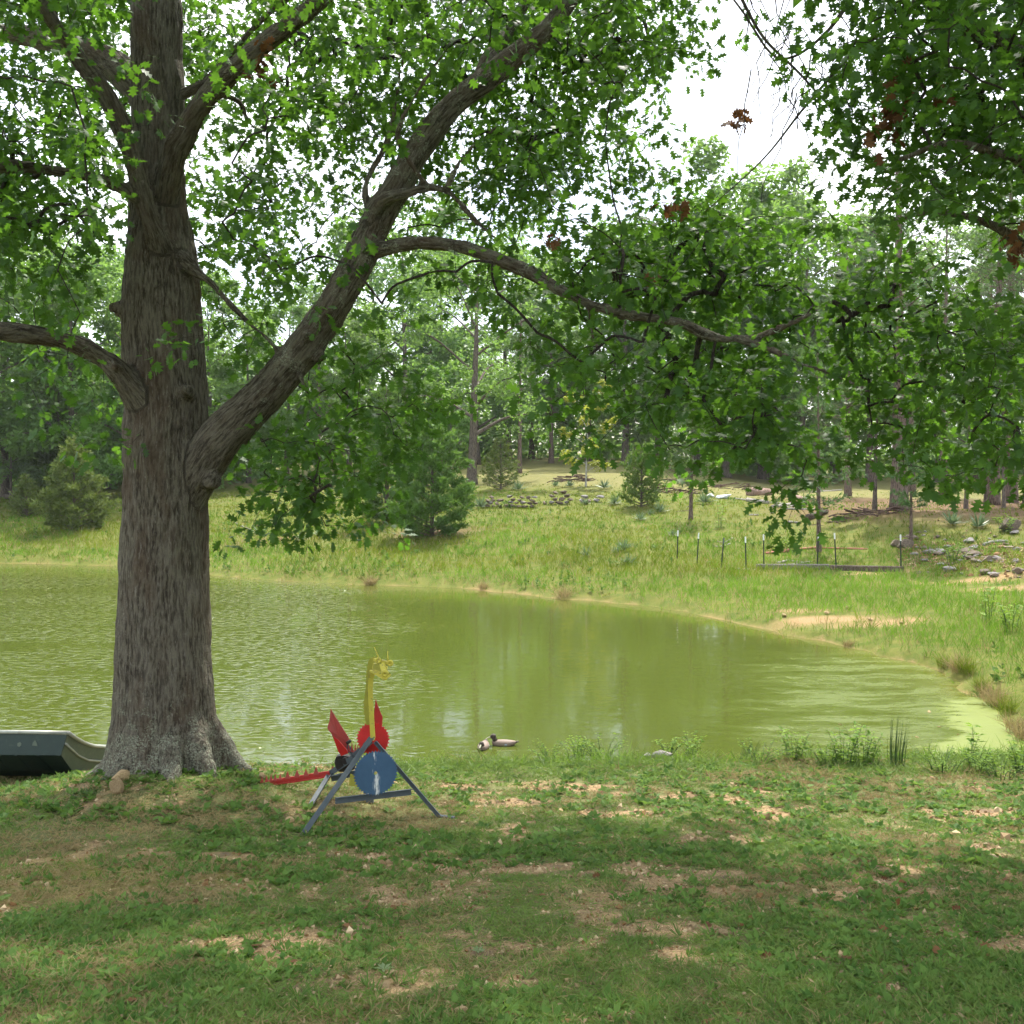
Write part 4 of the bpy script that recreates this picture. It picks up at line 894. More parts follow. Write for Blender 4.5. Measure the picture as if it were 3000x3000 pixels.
def plant_tree(name, data, label, cat, loc, rz=0, group=None, scale=1):
    (tv, tf, ta), (cv, cf, ca), lm, bm = data
    r = thing(name, label, cat, tuple(loc), rz, group); r.scale = (scale,)*3 if np.isscalar(scale) else scale
    obj('trunk', mesh('trunk', tv, tf, bm), r); obj('crown', mesh('crown', cv, cf, lm, ca), r); return r
def at(x, d): X = (x*K-1500)/FPX*d; return (X, d, tz(X, d))

# individually seen trees ------------------------------------------------
p = GD(890, 915)
plant_tree('oak_tree', deciduous(101, 17, 6.2, .36, .22, 90, 95, .27), 'mature spreading oak with grey trunk above the dry stone wall', 'tree', p, .4)
p = GD(980, 893)
pineA = pine(102, 16, 2.6, .19, .40)
plant_tree('pine_tree', pineA, 'tall slim pine trunk beside the mature oak and yucca', 'tree', p, 1.0)
p = GD(1003, 866)
pineF = plant_tree('pine_tree', pine(103, 19, 3.4, .30, .30), 'dark pine standing out on the dry meadow at the wood edge', 'tree', p, 2.0)
p = GD(1105, 918)
plant_tree('sapling_tree', deciduous(104, 6.4, 1.75, .065, .18, 46, 34, .22, 'yellowleaf', 'palebark'), 'young yellow green sapling with thin pale trunk on the bank', 'tree', p, .3)
p = GD(848, 905)
plant_tree('slim_tree', deciduous(105, 9, 2.2, .10, .3, 50, 60, .26), 'thin dark stemmed tree standing left of the mature oak', 'tree', p, .3)
p = GD(815, 1012)
plant_tree('juniper_bush', cedar(106, 5.2, 2.3, 3600, 'cedar', .62, .30, .02), 'large rounded dark green juniper on the bank beside the pond', 'bush', p, .7)
p = GD(730, 985)
plant_tree('juniper_tree', cedar(107, 7.4, 2.3, 3000, 'cedar', .8, .34, .03), 'taller juniper behind the hanging oak bough on the bank', 'tree', p, 1.7)
p = GD(1210, 956)
plant_tree('juniper_bush', cedar(108, 3.2, 1.35, 1500, 'cedar', .45, .22, .10), 'small upright juniper bush near the end of the stone heap', 'bush', p, .1)
p = GD(1303, 980)
plant_tree('pine_sapling', pine(109, 5.4, 1.7, .11, .36, .42, 10, 5, .24), 'small leaning pine with bare lower trunk beside the brush pile', 'tree', p, .5)
p = GD(1545, 1040)
plant_tree('pine_sapling', pine(110, 8.0, 1.9, .10, .30, .5, 9, 5, .26), 'slender pine growing behind the fence posts and red boards', 'tree', p, 2.5)
p = GD(1719, 1028)
plant_tree('pine_sapling', pine(111, 4.6, 1.1, .075, .36, .38, 9, 5, .22), 'little pine with pale thin trunk above the rubble rocks', 'tree', p, 2.2)
p = GD(1697, 963)
plant_tree('pine_tree', pine(112, 19, 3.6, .36, .30), 'thick trunked pine on straw covered ground behind the small pine', 'tree', p, 2.9)
p = GD(1650, 962)
plant_tree('slim_tree', deciduous(113, 8.5, 2.0, .11, .25, 50, 50, .26), 'slim dark stemmed tree left of the thick trunked pine', 'tree', p, .9)
p = GD(1822, 960)
plant_tree('slim_tree', deciduous(114, 8, 1.7, .10, .35, 40, 50, .26), 'forked slender tree behind the two big yuccas', 'tree', p, .4)
pineB = plant_tree('pine_tree', pine(115, 17, 3.0, .28, .36), 'straight dark pine in the row behind the yuccas', 'tree', GD(1874, 953), .4, 'pines in the row behind the yuccas')
dup(pineB, tuple(GD(1906, 948)), 2.1, 1.15); dup(pineB, tuple(GD(1942, 957)), 3.3, .9)
slimB = plant_tree('slim_tree', deciduous(116, 9, 1.6, .075, .4, 40, 45, .26), 'thin bare stemmed tree among the dark pines', 'tree', GD(1858, 958), .4, 'thin stems among the pines')
dup(slimB, tuple(GD(1894, 960)), 1.9, 1.1)
# left bank
p = GD(140, 1002)
plant_tree('cedar_sapling', cedar(120, 5.2, 2.5, 2300, 'cedaryellow', .95, .34, .03), 'light yellow green conical cedar standing alone by the far shore', 'tree', p, .2)
p = GD(60, 905)
plant_tree('pine_tree', pine(121, 17, 3.4, .24, .42), 'pine with long bare pinkish trunk rising behind the yellow cedar', 'tree', p, .2)
p = GD(20, 950)
plant_tree('pale_tree', deciduous(122, 6.2, 2.4, .09, .12, 60, 60, .24, 'paleleaf'), 'pale silvery leaved small tree left of the yellow cedar', 'tree', p, 1.2)
p = GD(112, 935)
plant_tree('cedar_tree', cedar(123, 9, 2.6, 3000, 'cedar', 1.0, .38), 'dark blue green cedar behind the yellow cedar', 'tree', p, 1.2)
p = GD(186, 905)
plant_tree('slim_tree', deciduous(124, 13, 3.6, .2, .25, 70, 80, .28), 'grey trunked broad leaved tree close behind the big oak trunk', 'tree', p, 1.2)
p = GD(945, 925)
plant_tree('cedar_sapling', cedar(125, 3.4, 1.7, 700, 'cedaryellow', .8, .26, .1), 'sparse yellowish cedar sapling in front of the slim pine', 'tree', p, 1.2)
plant_tree('cedar_sapling', cedar(126, 2.6, 1.2, 600, 'cedaryellow', .9, .26, .1), 'low olive cedar seedling beside the pale leaved tree', 'tree', GD(50, 975), 1.2)
# filler woodland ----------------------------------------------------------
KD = [deciduous(130+i, 18, 6.0, .28, .10, 110, 130, .36) for i in range(3)]
KP = [pine(140+i, 20, 3.6, .28, .30) for i in range(2)]
protos = {}
g6 = np.random.default_rng(77)
def wood(kind, x, d, h, lab, grp):
    data, H0, nm = ((KD[kind], 18, 'woodland_tree') if kind < 3 else (KP[kind-3], 20, 'woodland_pine'))
    loc = at(x, d); sc = h/H0*g6.uniform(.95, 1.05); rz = g6.uniform(0, 6.28); key = kind
    wid = max(sc, .62)*g6.uniform(.9, 1.15)
    if key not in protos:
        protos[key] = plant_tree(nm, data, lab, 'tree', loc, rz, grp, (wid, wid, sc))
    else: dup(protos[key], loc, rz, (wid, wid, sc), lab, grp)
def woods(kindlabel, group, rows):
    for x, d, h, k, where in rows: wood(k, x, d, h, kindlabel[0 if k < 3 else 1]+' '+where, group[0 if k < 3 else 1])
woods(('broad leaved tree of the far bank wood', 'pine of the far bank wood'), ('broad leaved trees of the far bank wood', 'pines of the far bank wood'),
 ((-60,66,19,0,'behind the low olive cedar seedling'),(10,72,19,1,'behind the pale silvery leaved tree'),(90,74,18,3,'behind the dark blue green cedar'),(140,70,17,2,'behind the yellow green conical cedar'),(210,76,17,0,'behind the grey trunked tree'),(260,68,15,1,'mostly hidden by the big oak trunk'),
  (330,72,15,4,'showing in the fork of the big oak'),(400,74,15,2,'showing under the big oak right limb'),(470,78,14.5,0,'behind the top of the hanging oak bough'),(540,82,14,1,'beyond the end of the hanging oak bough'),(600,80,15,3,'behind the hanging oak bough'),(-100,62,14,3,'left of the pale silvery leaved tree'),(660,84,13,0,'behind the taller juniper')))
woods(('broad leaved tree beyond the dry meadow', 'pine beyond the dry meadow'), ('broad leaved trees beyond the meadow', 'pines beyond the meadow'),
 ((700,100,22,1,'above the taller juniper'),(770,96,25,2,'above the large rounded juniper'),(830,104,23,3,'behind the thin dark stemmed tree'),(900,101,22,0,'behind the mature spreading oak'),(960,106,21,1,'behind the slim pine'),(1040,100,18,4,'behind the dark meadow pine'),(1110,104,19,2,'behind the yellow green sapling'),(1180,98,21,0,'behind the large pale yucca'),
  (1240,103,23,3,'behind the small upright juniper bush'),(1310,100,25,1,'behind the small leaning pine'),(1370,96,26,2,'towering above the pale sacks'),(1440,102,27.5,0,'tallest of all, above the pink log'),(1510,97,26,1,'towering above the pile of poles'),(1580,104,26,2,'towering above the slender fence pine'),(1640,99,25,4,'behind the slim dark stemmed tree'),(1700,103,24,3,'behind the thick trunked pine'),(1770,98,23,0,'behind the little pale trunked pine'),(1840,103,24,4,'behind the forked slender tree'),(1910,99,25,1,'behind the row of dark pines')))
woods(('', 'dense green pine on the straw covered slope'), ('', 'dense pines on the straw covered slope'),
 ((1600,64,15,4,'behind the slender fence pine'),(1780,62,17,3,'behind the forked slender tree'),(1960,58,17,4,'ending the row of dark pines'),(1720,72,18,4,'behind the thick trunked pine'),(1860,70,18,3,'among the row of dark pines')))
# the deep wood beyond: one mass
cen = []; rad = []
for _ in range(1000):
    u = g6.uniform(-.85, .85); d = g6.uniform(112, 150) if u > -.28 else g6.uniform(86, 128); X = u*d; zt = tz(X, d)
    hmax = np.interp(u, [-.8,-.5,-.3,-.1,0,.15,.3,.6,.85], [21,20,16,14,16,23,26,24,24]); cen.append((X, d, zt+g6.uniform(.03, .95)*hmax)); rad.append(g6.uniform(1.6, 3.2))
v, f, a = leaf_cloud(np.array(cen), np.array(rad), 80, .70, g6, .75)
tag(obj('distant_wood', mesh('distant_wood', v, f, M['bgleaf'], a)), 'dense distant wood closing the far side of the meadow', 'wood', kind='stuff')
cen = []
for _ in range(1100):                    # undergrowth at its foot
    u = g6.uniform(-.8, .8); d = g6.uniform(106, 126) if u > -.24 else g6.uniform(74, 92); X = u*d; cen.append((X, d, tz(X, d)+7.5*g6.uniform(.02, 1)**1.5))
v, f, a = leaf_cloud(np.array(cen), np.full(1100, 1.9), 60, .62, g6, .7)
tag(obj('undergrowth', mesh('undergrowth', v, f, M['bgleaf'], a)), 'dark leafy undergrowth along the foot of the wood', 'undergrowth', kind='stuff')

# ------------------------------------------------------------------ yuccas
g7 = np.random.default_rng(21)
def yucca_mesh(seed, L):
    g = np.random.default_rng(seed); n = 58; a = g.uniform(0, 6.28, n); el = np.arccos(g.uniform(.05, .98, n)); el = np.pi/2-el*.95
    X = np.stack([np.cos(a)*np.cos(el), np.sin(a)*np.cos(el), np.sin(el)], -1); v, f = scatter(BLAV, BLAF, np.zeros((n, 3))+np.array([0, 0, .03]), X, np.array([0, 0, 1.])+g.normal(0, .3, (n, 3)), np.stack([L*g.uniform(.7, 1.1, n), np.full(n, .05), np.ones(n)], -1))
    return mesh('yucca', v, f, M['yucca'], np.repeat(g.uniform(0, 1, n), 4))
YM = [yucca_mesh(i, .62) for i in range(3)]
for i, (x, y, s, lb) in enumerate(((908,958,1.2,'yucca at the left end of the dry stone wall'),(978,925,1.25,'spiky yucca at the foot of the slim pine'),(1175,1040,.95,'dark blue green yucca on the open grassy bank'),(1163,1046,.6,'small yucca tucked beside the dark blue green one'),(1106,1050,.75,'pale yucca with drooping leaves on the open bank'),
  (1186,1065,.8,'low yucca just below the dark blue green one'),(1245,968,1.05,'yucca with drooping leaves below the small juniper bush'),(1228,972,.6,'short yucca beside the drooping leaved one'),(1208,982,.85,'bright yucca lower down the bank from the juniper bush'),(1160,952,1.0,'yucca right of the last stone heap'),(1140,922,1.2,'large pale yucca right of the yellow sapling'),(1075,918,.9,'yucca left of the yellow sapling'),
  (1048,918,.8,'smaller yucca between the brush heap and slim pine'),(1105,952,.7,'young yucca growing in front of the stone heaps'),(1270,1012,.6,'tiny yucca near the leaning end fence post'),(1795,992,1.15,'big yucca under the forked slender tree'),(1846,996,1.15,'big yucca right of its twin above the rubble'),(489,1008,1.0,'yucca on the bank right of the oak trunk'),(570,1022,.9,'yucca behind the low hanging oak leaves'),(602,1012,.8,'small yucca near the bare bank patch'),(1330,950,1.35,'broad yucca right of the leaning small pine'),(1352,895,1.1,'dark yucca behind the brush pile on the meadow edge'))):
    q = GD(x, y); o = obj('yucca', YM[i % 3]); o.location = q; o.rotation_euler = (0, 0, i*1.3); o.scale = (s,)*3; tag(o, lb, 'yucca', 'yuccas on the far bank')

# ------------------------------------------------------------------ stones, logs, posts on the far bank
def rock_mesh(name, seed, mat, sub=2):
    import bmesh
    g = np.random.default_rng(seed); bm = bmesh.new(); bmesh.ops.create_icosphere(bm, subdivisions=sub, radius=1)
    co = np.array([q.co[:] for q in bm.verts]); cuts = rdir(14, g); dcut = g.uniform(.45, .85, 14)
    for c_, d_ in zip(cuts, dcut):
        ex = np.maximum(co@c_-d_, 0); co -= ex[:, None]*c_
    co *= 1+.07*(vn3(co[:, 0]*3+seed, co[:, 1]*3, co[:, 2]*3, seed)-.5)[:, None]*2
    for q, c_ in zip(bm.verts, co): q.co = c_
    me = bpy.data.meshes.new(name); bm.to_mesh(me); bm.free(); me.materials.append(M[mat])
    me.polygons.foreach_set('use_smooth', np.zeros(len(me.polygons), bool)); return me
RM = [rock_mesh('rock', i, 'rock') for i in range(4)]+[rock_mesh('rock', 10+i, 'greyrock') for i in range(4)]
TM = [rock_mesh('stone', 20+i, 'tanrock') for i in range(3)]
def put(name, me, loc, s, rz=0, parent=None, sink=.3):
    o = obj(name, me, parent); o.location = (loc[0], loc[1], loc[2]+s[2]*(1-sink)); o.scale = s; o.rotation_euler = (0, 0, rz); return o
# dry stone wall and heaps
def stones(name, label, x0, x1, yb, rows, cat, s0, g, ragged=.5):
    a, b = GD(x0, yb), GD(x1, yb); L = np.linalg.norm(b-a); r = thing(name, label, cat, tuple((a+b)/2)); c = (a+b)/2
    n = int(L/(s0*1.75)); t3 = (b-a)/L; perp = np.array([-t3[1], t3[0], 0])
    for j in range(rows):
        for i in range(n):
            if j and g.uniform() < ragged*j/rows: continue
            u = (i+.5*(j % 2)+g.uniform(-.12, .12))/n*L-L/2; q = t3*u+perp*g.uniform(-.08, .08)
            wx_, wy_ = c[0]+q[0], c[1]+q[1]; z = tz(wx_, wy_)-c[2]+j*s0*.85
            o = obj('stone', RM[int(g.integers(0, 8))] if g.uniform() < .55 else RM[int(g.integers(0, 4))], r); o.location = (q[0], q[1], z+s0*.45); o.scale = (s0*g.uniform(.8, 1.35), s0*g.uniform(.8, 1.1), s0*g.uniform(.45, .62)); o.rotation_euler = (g.uniform(-.2, .2), g.uniform(-.2, .2), math.atan2(t3[1], t3[0])+g.uniform(-.3, .3))
stones('stone_wall', 'low ruined dry stone wall of flat brown stones on the bank', 920, 1016, 958, 4, 'wall', .19, g7, .35)
stones('stone_heap', 'heap of rounded brown stones right of the dry stone wall', 1028, 1082, 952, 4, 'stones', .22, g7, .55)
stones('stone_heap', 'smaller scatter of brown stones near the drooping yucca', 1096, 1140, 948, 2, 'stones', .22, g7, .5)
stones('stone_heap', 'loose stones spilling left of the dry stone wall', 882, 918, 955, 2, 'stones', .15, g7, .6)
# rubble slope
for i in range(88):
    if i < 26: x, y = g7.uniform(1775, 1940), 1045+g7.normal(22, 14)
    elif i < 50: x, y = g7.uniform(1725, 1850), 1040+g7.normal(0, 11)
    else: x, y = g7.uniform(1700, 1940), g7.uniform(1000, 1085)
    q = GD(x, y); s = g7.lognormal(-1.95, .42); o = put('rock', RM[int(g7.integers(0, 8))], q, (s*g7.uniform(.9, 1.5), s*g7.uniform(.8, 1.1), s*g7.uniform(.3, .6)), g7.uniform(0, 6.28), None, .45)
    tag(o, 'rubble rock on the eroded slope below the two big yuccas', 'rock', 'rubble rocks on the right slope')
for x, y, s, lb in ((1708,1035,.33,'big brown boulder at the left end of the rubble'),(1905,1000,.42,'tan boulder at the top of the rubble slope beside a weed'),(1690,1030,.22,'flat stone lying next to the last fence post')):
    q = GD(x, y); tag(put('rock', RM[1], q, (s*1.3, s, s*.75), .5), lb, 'rock')
for x, y, s in ((1420,1188,.10),(1480,1165,.09),(1560,1160,.08),(1600,1150,.09),(1642,1172,.08),(1700,1178,.07),(1330,1160,.08),(1472,1255,.1),(1640,1242,.12),(1585,1236,.07)):
    q = GD(x, y)
    if shore_sd(q[0], q[1]) < .15: continue
    tag(put('stone', TM[0], q, (s*1.3, s, s*.7), x), 'pale stone lying on the orange clay shore', 'stone', 'stones on the clay shore')
n = 900; qx_ = g7.uniform(1690, 1945, n); qy_ = g7.normal(1052, 16, n); rub = np.array([GD(a, b) for a, b in zip(qx_, qy_)]); s = g7.lognormal(-2.9, .45, n)
v, f = scatter(PV, PF, rub+np.array([0, 0, .02]), rdir(n, g7), rdir(n, g7), np.stack([s*1.3, s, s*.6], -1))
tag(obj('rubble', mesh('rubble', v, f, M['gravel'], np.repeat(g7.uniform(0, .7, n), 6), False)), 'small stone rubble spilled over the eroded slope', 'rubble', kind='stuff')
# fence posts
def post(i, px, py0, py1, lean, lb, cap=True):
    q = G(px, py1); H = (py1-py0)/FPX*q[1]; r = thing('fence_post', lb, 'post', tuple(q), .5, 'steel fence posts with white tips')
    r.rotation_euler = (0, lean, .0)
    hc = H-.22
    mb = MB(); mb.add(*bar((0, 0, -.25), (0, 0, hc), .045, .012, (0, 1, 0))); mb.add(*bar((0, .018, -.25), (0, .018, hc), .010, .034, (0, 1, 0)))
    for k in range(int(hc/.11)): mb.add(*bar((0, -.012, .05+k*.11), (0, -.012, .075+k*.11), .018, .012, (0, 1, 0)))
    mbo('shaft', mb, M['post'], r, False)
    mb = MB(); mb.add(*bar((0, 0, hc), (0, 0, H), .052, .014, (0, 1, 0))); mb.add(*bar((0, .019, hc), (0, .019, H), .012, .036, (0, 1, 0)))
    mbo('tip', mb, M['white' if cap else 'greymetal'], r, False)
for i, (px, a, b, ln, lb) in enumerate(((1984,1555,1638,.02,'white tipped fence post standing alone farthest out on the grassy bank'),(2042,1562,1652,.05,'leaning white tipped fence post second from the bank end'),(2113,1575,1664,.08,'fence post leaning over the bleached sticks'),(2186,1573,1674,-.03,'white tipped fence post beside the pale plank end'),(2238,1566,1668,-.02,'white tipped fence post at the grey timber near the red boards'),(2394,1564,1666,.03,'white tipped fence post in front of the slender pine'),(2450,1561,1670,-.06,'white tipped fence post at the joint of the two timbers'),(2640,1566,1675,-.03,'white tipped fence post at the far end of the dark timber'))):
    post(i, px, a, b, ln, lb, i != 2)
def beam(name, x0, y0, x1, y1, w_, h_, mat, lb, cat, up=0.0):
    a, b = G(x0, y0), G(x1, y1); c = (a+b)/2; mb = MB(); mb.add(*bar(a-c+np.array([0, 0, h_*.4+up]), b-c+np.array([0, 0, h_*.4+up]), w_, h_)); return tag(mbo(name, mb, M[mat], None, False, tuple(c)), lb, cat)
beam('timber', 2216, 1668, 2428, 1668, .2, .2, 'tiegrey', 'weathered grey landscape timber along the fence posts', 'timber')
beam('timber', 2434, 1672, 2645, 1677, .2, .22, 'tie', 'dark brown landscape timber at the end of the fence line', 'timber')
beam('plank', 2150, 1668, 2212, 1671, .15, .05, 'deadwood', 'short pale plank end lying before the grey timber', 'plank')
beam('board', 2240, 1622, 2310, 1617, .2, .06, 'redboard', 'short red board lying in the grass left of the green weed', 'board')
beam('board', 2262, 1618, 2400, 1605, .14, .06, 'redboard', 'long red board running behind the fence posts', 'board')
beam('board', 2395, 1606, 2540, 1611, .12, .05, 'redboard', 'faded red board reaching past the slender pine', 'board')
for a, lb in (((2278,1650,2310,1643),'short pale plank by the dark timber'),((2316,1645,2352,1650),'pale split plank crossing another behind the timber'),((2320,1654,2375,1648),'second pale split plank behind the timber')): beam('plank', *a, .12, .04, 'deadwood', lb, 'plank')
def log(name, pts, r, mat, lb, cat, up=.7):
    q = np.array([G(x, y) for x, y in pts]); c = q.mean(0); q[:, 2] += r*up; s = spline(q, 12)-c if len(q) > 2 else np.linspace(q[0], q[1], 6)-c
    s += RNG.normal(0, r*.12, s.shape); mb = MB(); mb.add(*tube(s, np.linspace(r*1.05, r*.85, len(s)), 12)); return tag(mbo(name, mb, M[mat], None, True, tuple(c)), lb, cat)
log('log', ((2196,1452),(2256,1450)), .26, 'logwood', 'thick pinkish cut log lying at the top of the bank', 'log')
log('log', ((2330,1465),(2362,1468)), .17, 'logwood', 'short cut log end beside the poles', 'log')
log('log', ((2368,1525),(2420,1505)), .15, 'tie', 'dark fallen log end behind the slender pine', 'log')
for pts, r, lb in ((((2150,1462),(2210,1470),(2300,1478)),.05,'long grey pole on the bank starting near the pale sack'),(((2190,1470),(2250,1477)),.12,'stout grey drift log among the poles'),(((2262,1488),(2345,1478)),.08,'weathered grey pole in the pile of poles'),(((2268,1484),(2360,1472)),.06,'thin upper pole in the pile of poles'),(((2260,1506),(2330,1482)),.06,'grey pole sloping down out of the pile'),(((2290,1493),(2420,1495)),.05,'long flat grey pole under the pile'),(((2380,1444),(2465,1437)),.06,'whitened pole lying high on the bank'),
   (((2880,1600),(2912,1592),(2952,1590)),.06,'crooked grey branch on the rubble slope'),(((2085,1602),(2112,1604),(2140,1594)),.035,'bleached stick on the clay by the leaning posts'),(((2100,1588),(2122,1590),(2145,1578)),.03,'upper bleached forked stick by the leaning posts'),(((2195,1510),(2222,1511)),.04,'small pale stick midway up the bank'),(((2310,1532),(2345,1534)),.05,'pale stick pile piece left of the dark log')):
    log('pole', pts, r, 'deadwood', lb, 'pole')
log('stick', ((685,1530),(705,1541),(742,1556)), .03, 'deadwood', 'pale bare stick leaning on the left bank yucca', 'stick')
log('log', ((15,1460),(42,1462)), .16, 'tie', 'dark stump end under the pale leaved small tree', 'log')
def brush(x, y, wd, ht, n_, lb):
    q = GD(x, y); r = thing('brush_pile', lb, 'brush pile', tuple(q))
    for k in range(n_):
        c = np.array([g7.uniform(-wd, wd), g7.uniform(-.5, .5), 0]); hz = ht*(1-(abs(c[0])/wd)**2); c[2] = tz(q[0]+c[0], q[1]+c[1])-q[2]+g7.uniform(0, max(.08, hz)); a = g7.uniform(-.5, .5)+(0 if g7.uniform() < .75 else 1.3); L = g7.uniform(.5, 1.3); d = np.array([math.cos(a), .4*math.sin(a)*3, g7.uniform(-.15, .2)])*L*.5
        mb = MB(); s = spline(np.array([c-d, c+g7.normal(0, .06, 3), c+d]), 5); mb.add(*tube(s, np.linspace(.032, .012, 5), 4)); mbo('stick', mb, M['brush'], r)
brush(1082, 908, 1.2, .5, 46, 'low heap of thin brown brush on the meadow edge')
brush(1278, 930, 1.6, .9, 70, 'dark brown brush pile right of the small juniper')
brush(1400, 925, 2.0, .5, 46, 'flat brown brush heap behind the pink log')
brush(1640, 975, 1.6, .4, 36, 'dark branch litter at the foot of the slim tree')
def sack(x, y, s, lb):
    q = GD(x, y); o = put('sack', rock_mesh('sack', 40+x, 'tarp', 3), q, s, .3, None, .4); o.data.polygons.foreach_set('use_smooth', np.ones(len(o.data.polygons), bool)); tag(o, lb, 'sack')
sack(1340, 938, (.33,.2,.16), 'small white plastic sack beside the broad yucca'); sack(1367, 941, (.55,.3,.2), 'pale grey sack lying left of the pink log')
# clumps in the water's edge
def clump_mesh(name, seed, n_, L, wv, sp, mat, rad=.15):
    g = np.random.default_rng(seed); a = g.uniform(0, 6.28, n_); rr_ = rad*np.sqrt(g.uniform(0, 1, n_)); pos = np.stack([np.cos(a)*rr_, np.sin(a)*rr_, -.04+0*a], -1)
    v, f, r = blades(pos, L*g.uniform(.55, 1.1, n_), np.full(n_, wv), g.uniform(.02, sp, n_), g.uniform(0, 1, n_), g, .5); return mesh(name, v, f, M[mat], r)
GC = [clump_mesh('grass_clump', 1, 130, .52, .012, .8, 'drygrass', .16), clump_mesh('grass_clump', 2, 120, .55, .012, .6, 'bankgrass', .15), clump_mesh('grass_clump', 3, 120, .5, .012, .9, 'drygrass', .2)]
for i, (x, y, s, lb) in enumerate(((1805,1268,1.1,'big straw coloured tussock on the shore right of the clay'),(1825,1276,1.0,'tussock hanging over the green scum'),(1870,1322,1.05,'green brown tussock standing in the green scum'),(1884,1336,.75,'small tussock in the scum before the brown one'),(1850,1305,.8,'low dry tussock behind the scum tussocks'),(1918,1380,.9,'dark dry tussock at the scum corner'),(1930,1398,.8,'dry tussock at the end of the pond corner'),(1780,1262,.8,'bleached low tussock beside the big one'),(1064,1130,1.35,'olive tussock growing at the water edge of the far shore'),(912,1112,.9,'small dark tussock on the far waterline'),(1900,1350,.9,'leaning straw tussock on the scum bank'),(1600,1222,.6,'tiny dry tuft on the clay shore'))):
    q = GD(x, y); o = obj('grass_clump', GC[i % 3]); o.location = (q[0], q[1], max(q[2], 0)); o.scale = (s,)*3; o.rotation_euler = (0, 0, i); tag(o, lb, 'grass clump', 'tussocks along the shore')
q = GD(700, 1104); o = obj('root_clump', clump_mesh('root_clump', 9, 160, .5, .02, .7, 'drygrass', .22)); o.location = q; tag(o, 'dark dead plant clump standing in the water off the far shore', 'plant')
# ------------------------------------------------------------------ scrap-metal dragon
Z_ = 700, 1850, 2.76
def W(zx, zy, d): return P(Z_[0]+zx/Z_[2], Z_[1]+zy/Z_[2], d)
def WG(zx, zy): return G(Z_[0]+zx/Z_[2], Z_[1]+zy/Z_[2])
fl, fr, rl, rr2 = WG(525, 1650), WG(1640, 1500), WG(580, 1440), WG(1062, 1385)
DR = np.array([*((fl+fr+rl+rr2)/4)[:2], 0]); DR[2] = tz(DR[0], DR[1])
dragon = thing('dragon_sculpture', 'scrap metal dragon sculpture with blue saw blade belly and yellow neck on the lawn', 'sculpture', tuple(DR))
def dpart(name, pieces, mat, parent=None, smooth=False):
    mb = MB()
    for v, f in pieces: mb.add(v-DR, f)
    return mbo(name, mb, M[mat], parent or dragon, smooth)
d0 = 10.35
apex = W(1085, 870, d0)
def angle_iron(a, b, w_=.055, t=.008, up=(0, -1, .2)):
    u = nrm(np.array(up, float)); d = nrm(b-a); s = nrm(np.cross(d, u)); u = np.cross(s, d)
    return [bar(a+s*w_/2, b+s*w_/2, w_, t, u), bar(a+u*w_/2, b+u*w_/2, t, w_, u)]
dpart('front_leg', angle_iron(apex, fl-np.array([0, 0, .02]), .05), 'greymetal')
dpart('front_leg', angle_iron(apex+np.array([.03, .02, -.02]), fr, .04), 'greymetal')
foot = dpart('foot', [bar(fr+np.array([-.02, -.02, .012]), WG(1745, 1520)+np.array([0, 0, .012]), .05, .02)], 'greymetal')
kx1, kx2 = W(778, 1345, 10.15), W(1390, 1275, 10.5)
dpart('cross_bar', angle_iron(kx1, kx2, .06, .008), 'greymetal')
hip = W(745, 1165, 10.95)
dpart('rear_leg', angle_iron(hip, rl, .05), 'greymetal')
hip2 = W(1010, 1090, 11.05)
dpart('rear_leg', angle_iron(hip2, rr2, .045), 'greymetal')
dpart('rear_foot', [bar(rr2+np.array([-.04, -.03, .03]), rr2+np.array([.04, -.03, .03]), .05, .06)], 'greymetal')
dpart('spine_beam', angle_iron(W(1080, 900, 10.4), W(935, 1035, 10.7), .06)+angle_iron(W(935, 1035, 10.7), hip, .055)+angle_iron(W(940, 1030, 10.7), W(815, 890, 10.85), .05), 'greymetal')
dpart('hip_bar', angle_iron(hip, W(1000, 1110, 11.05), .06)+angle_iron(hip, W(830, 1155, 10.8), .06), 'greymetal')
# dark machine casting between the legs
mb = MB(); c = W(868, 1085, 10.85)-DR
prof = [(-.11,.0),(-.12,.05),(-.10,.11),(-.02,.12),(.07,.10),(.10,.05),(.09,-.03),(.02,-.06),(-.08,-.05)]
mb.add(*slab([c+np.array([a, 0, b]) for a, b in prof], .09, (0, 1, 0))); mb.add(*tube(np.array([c+np.array([0, -.08, .07]), c+np.array([0, .08, .07])]), [.035, .035], 14)); mb.add(*tube(np.array([c+np.array([-.06, -.06, .06]), c+np.array([-.06, .06, .06])]), [.025, .025], 10))
mbo('casting', mb, M['darkmetal'], dragon, False)
dpart('belly_plate', [slab([W(900, 1150, 10.8), W(985, 1180, 10.75), W(960, 1255, 10.75), W(890, 1245, 10.8)], .008, (0, 1, 0))], 'olive')
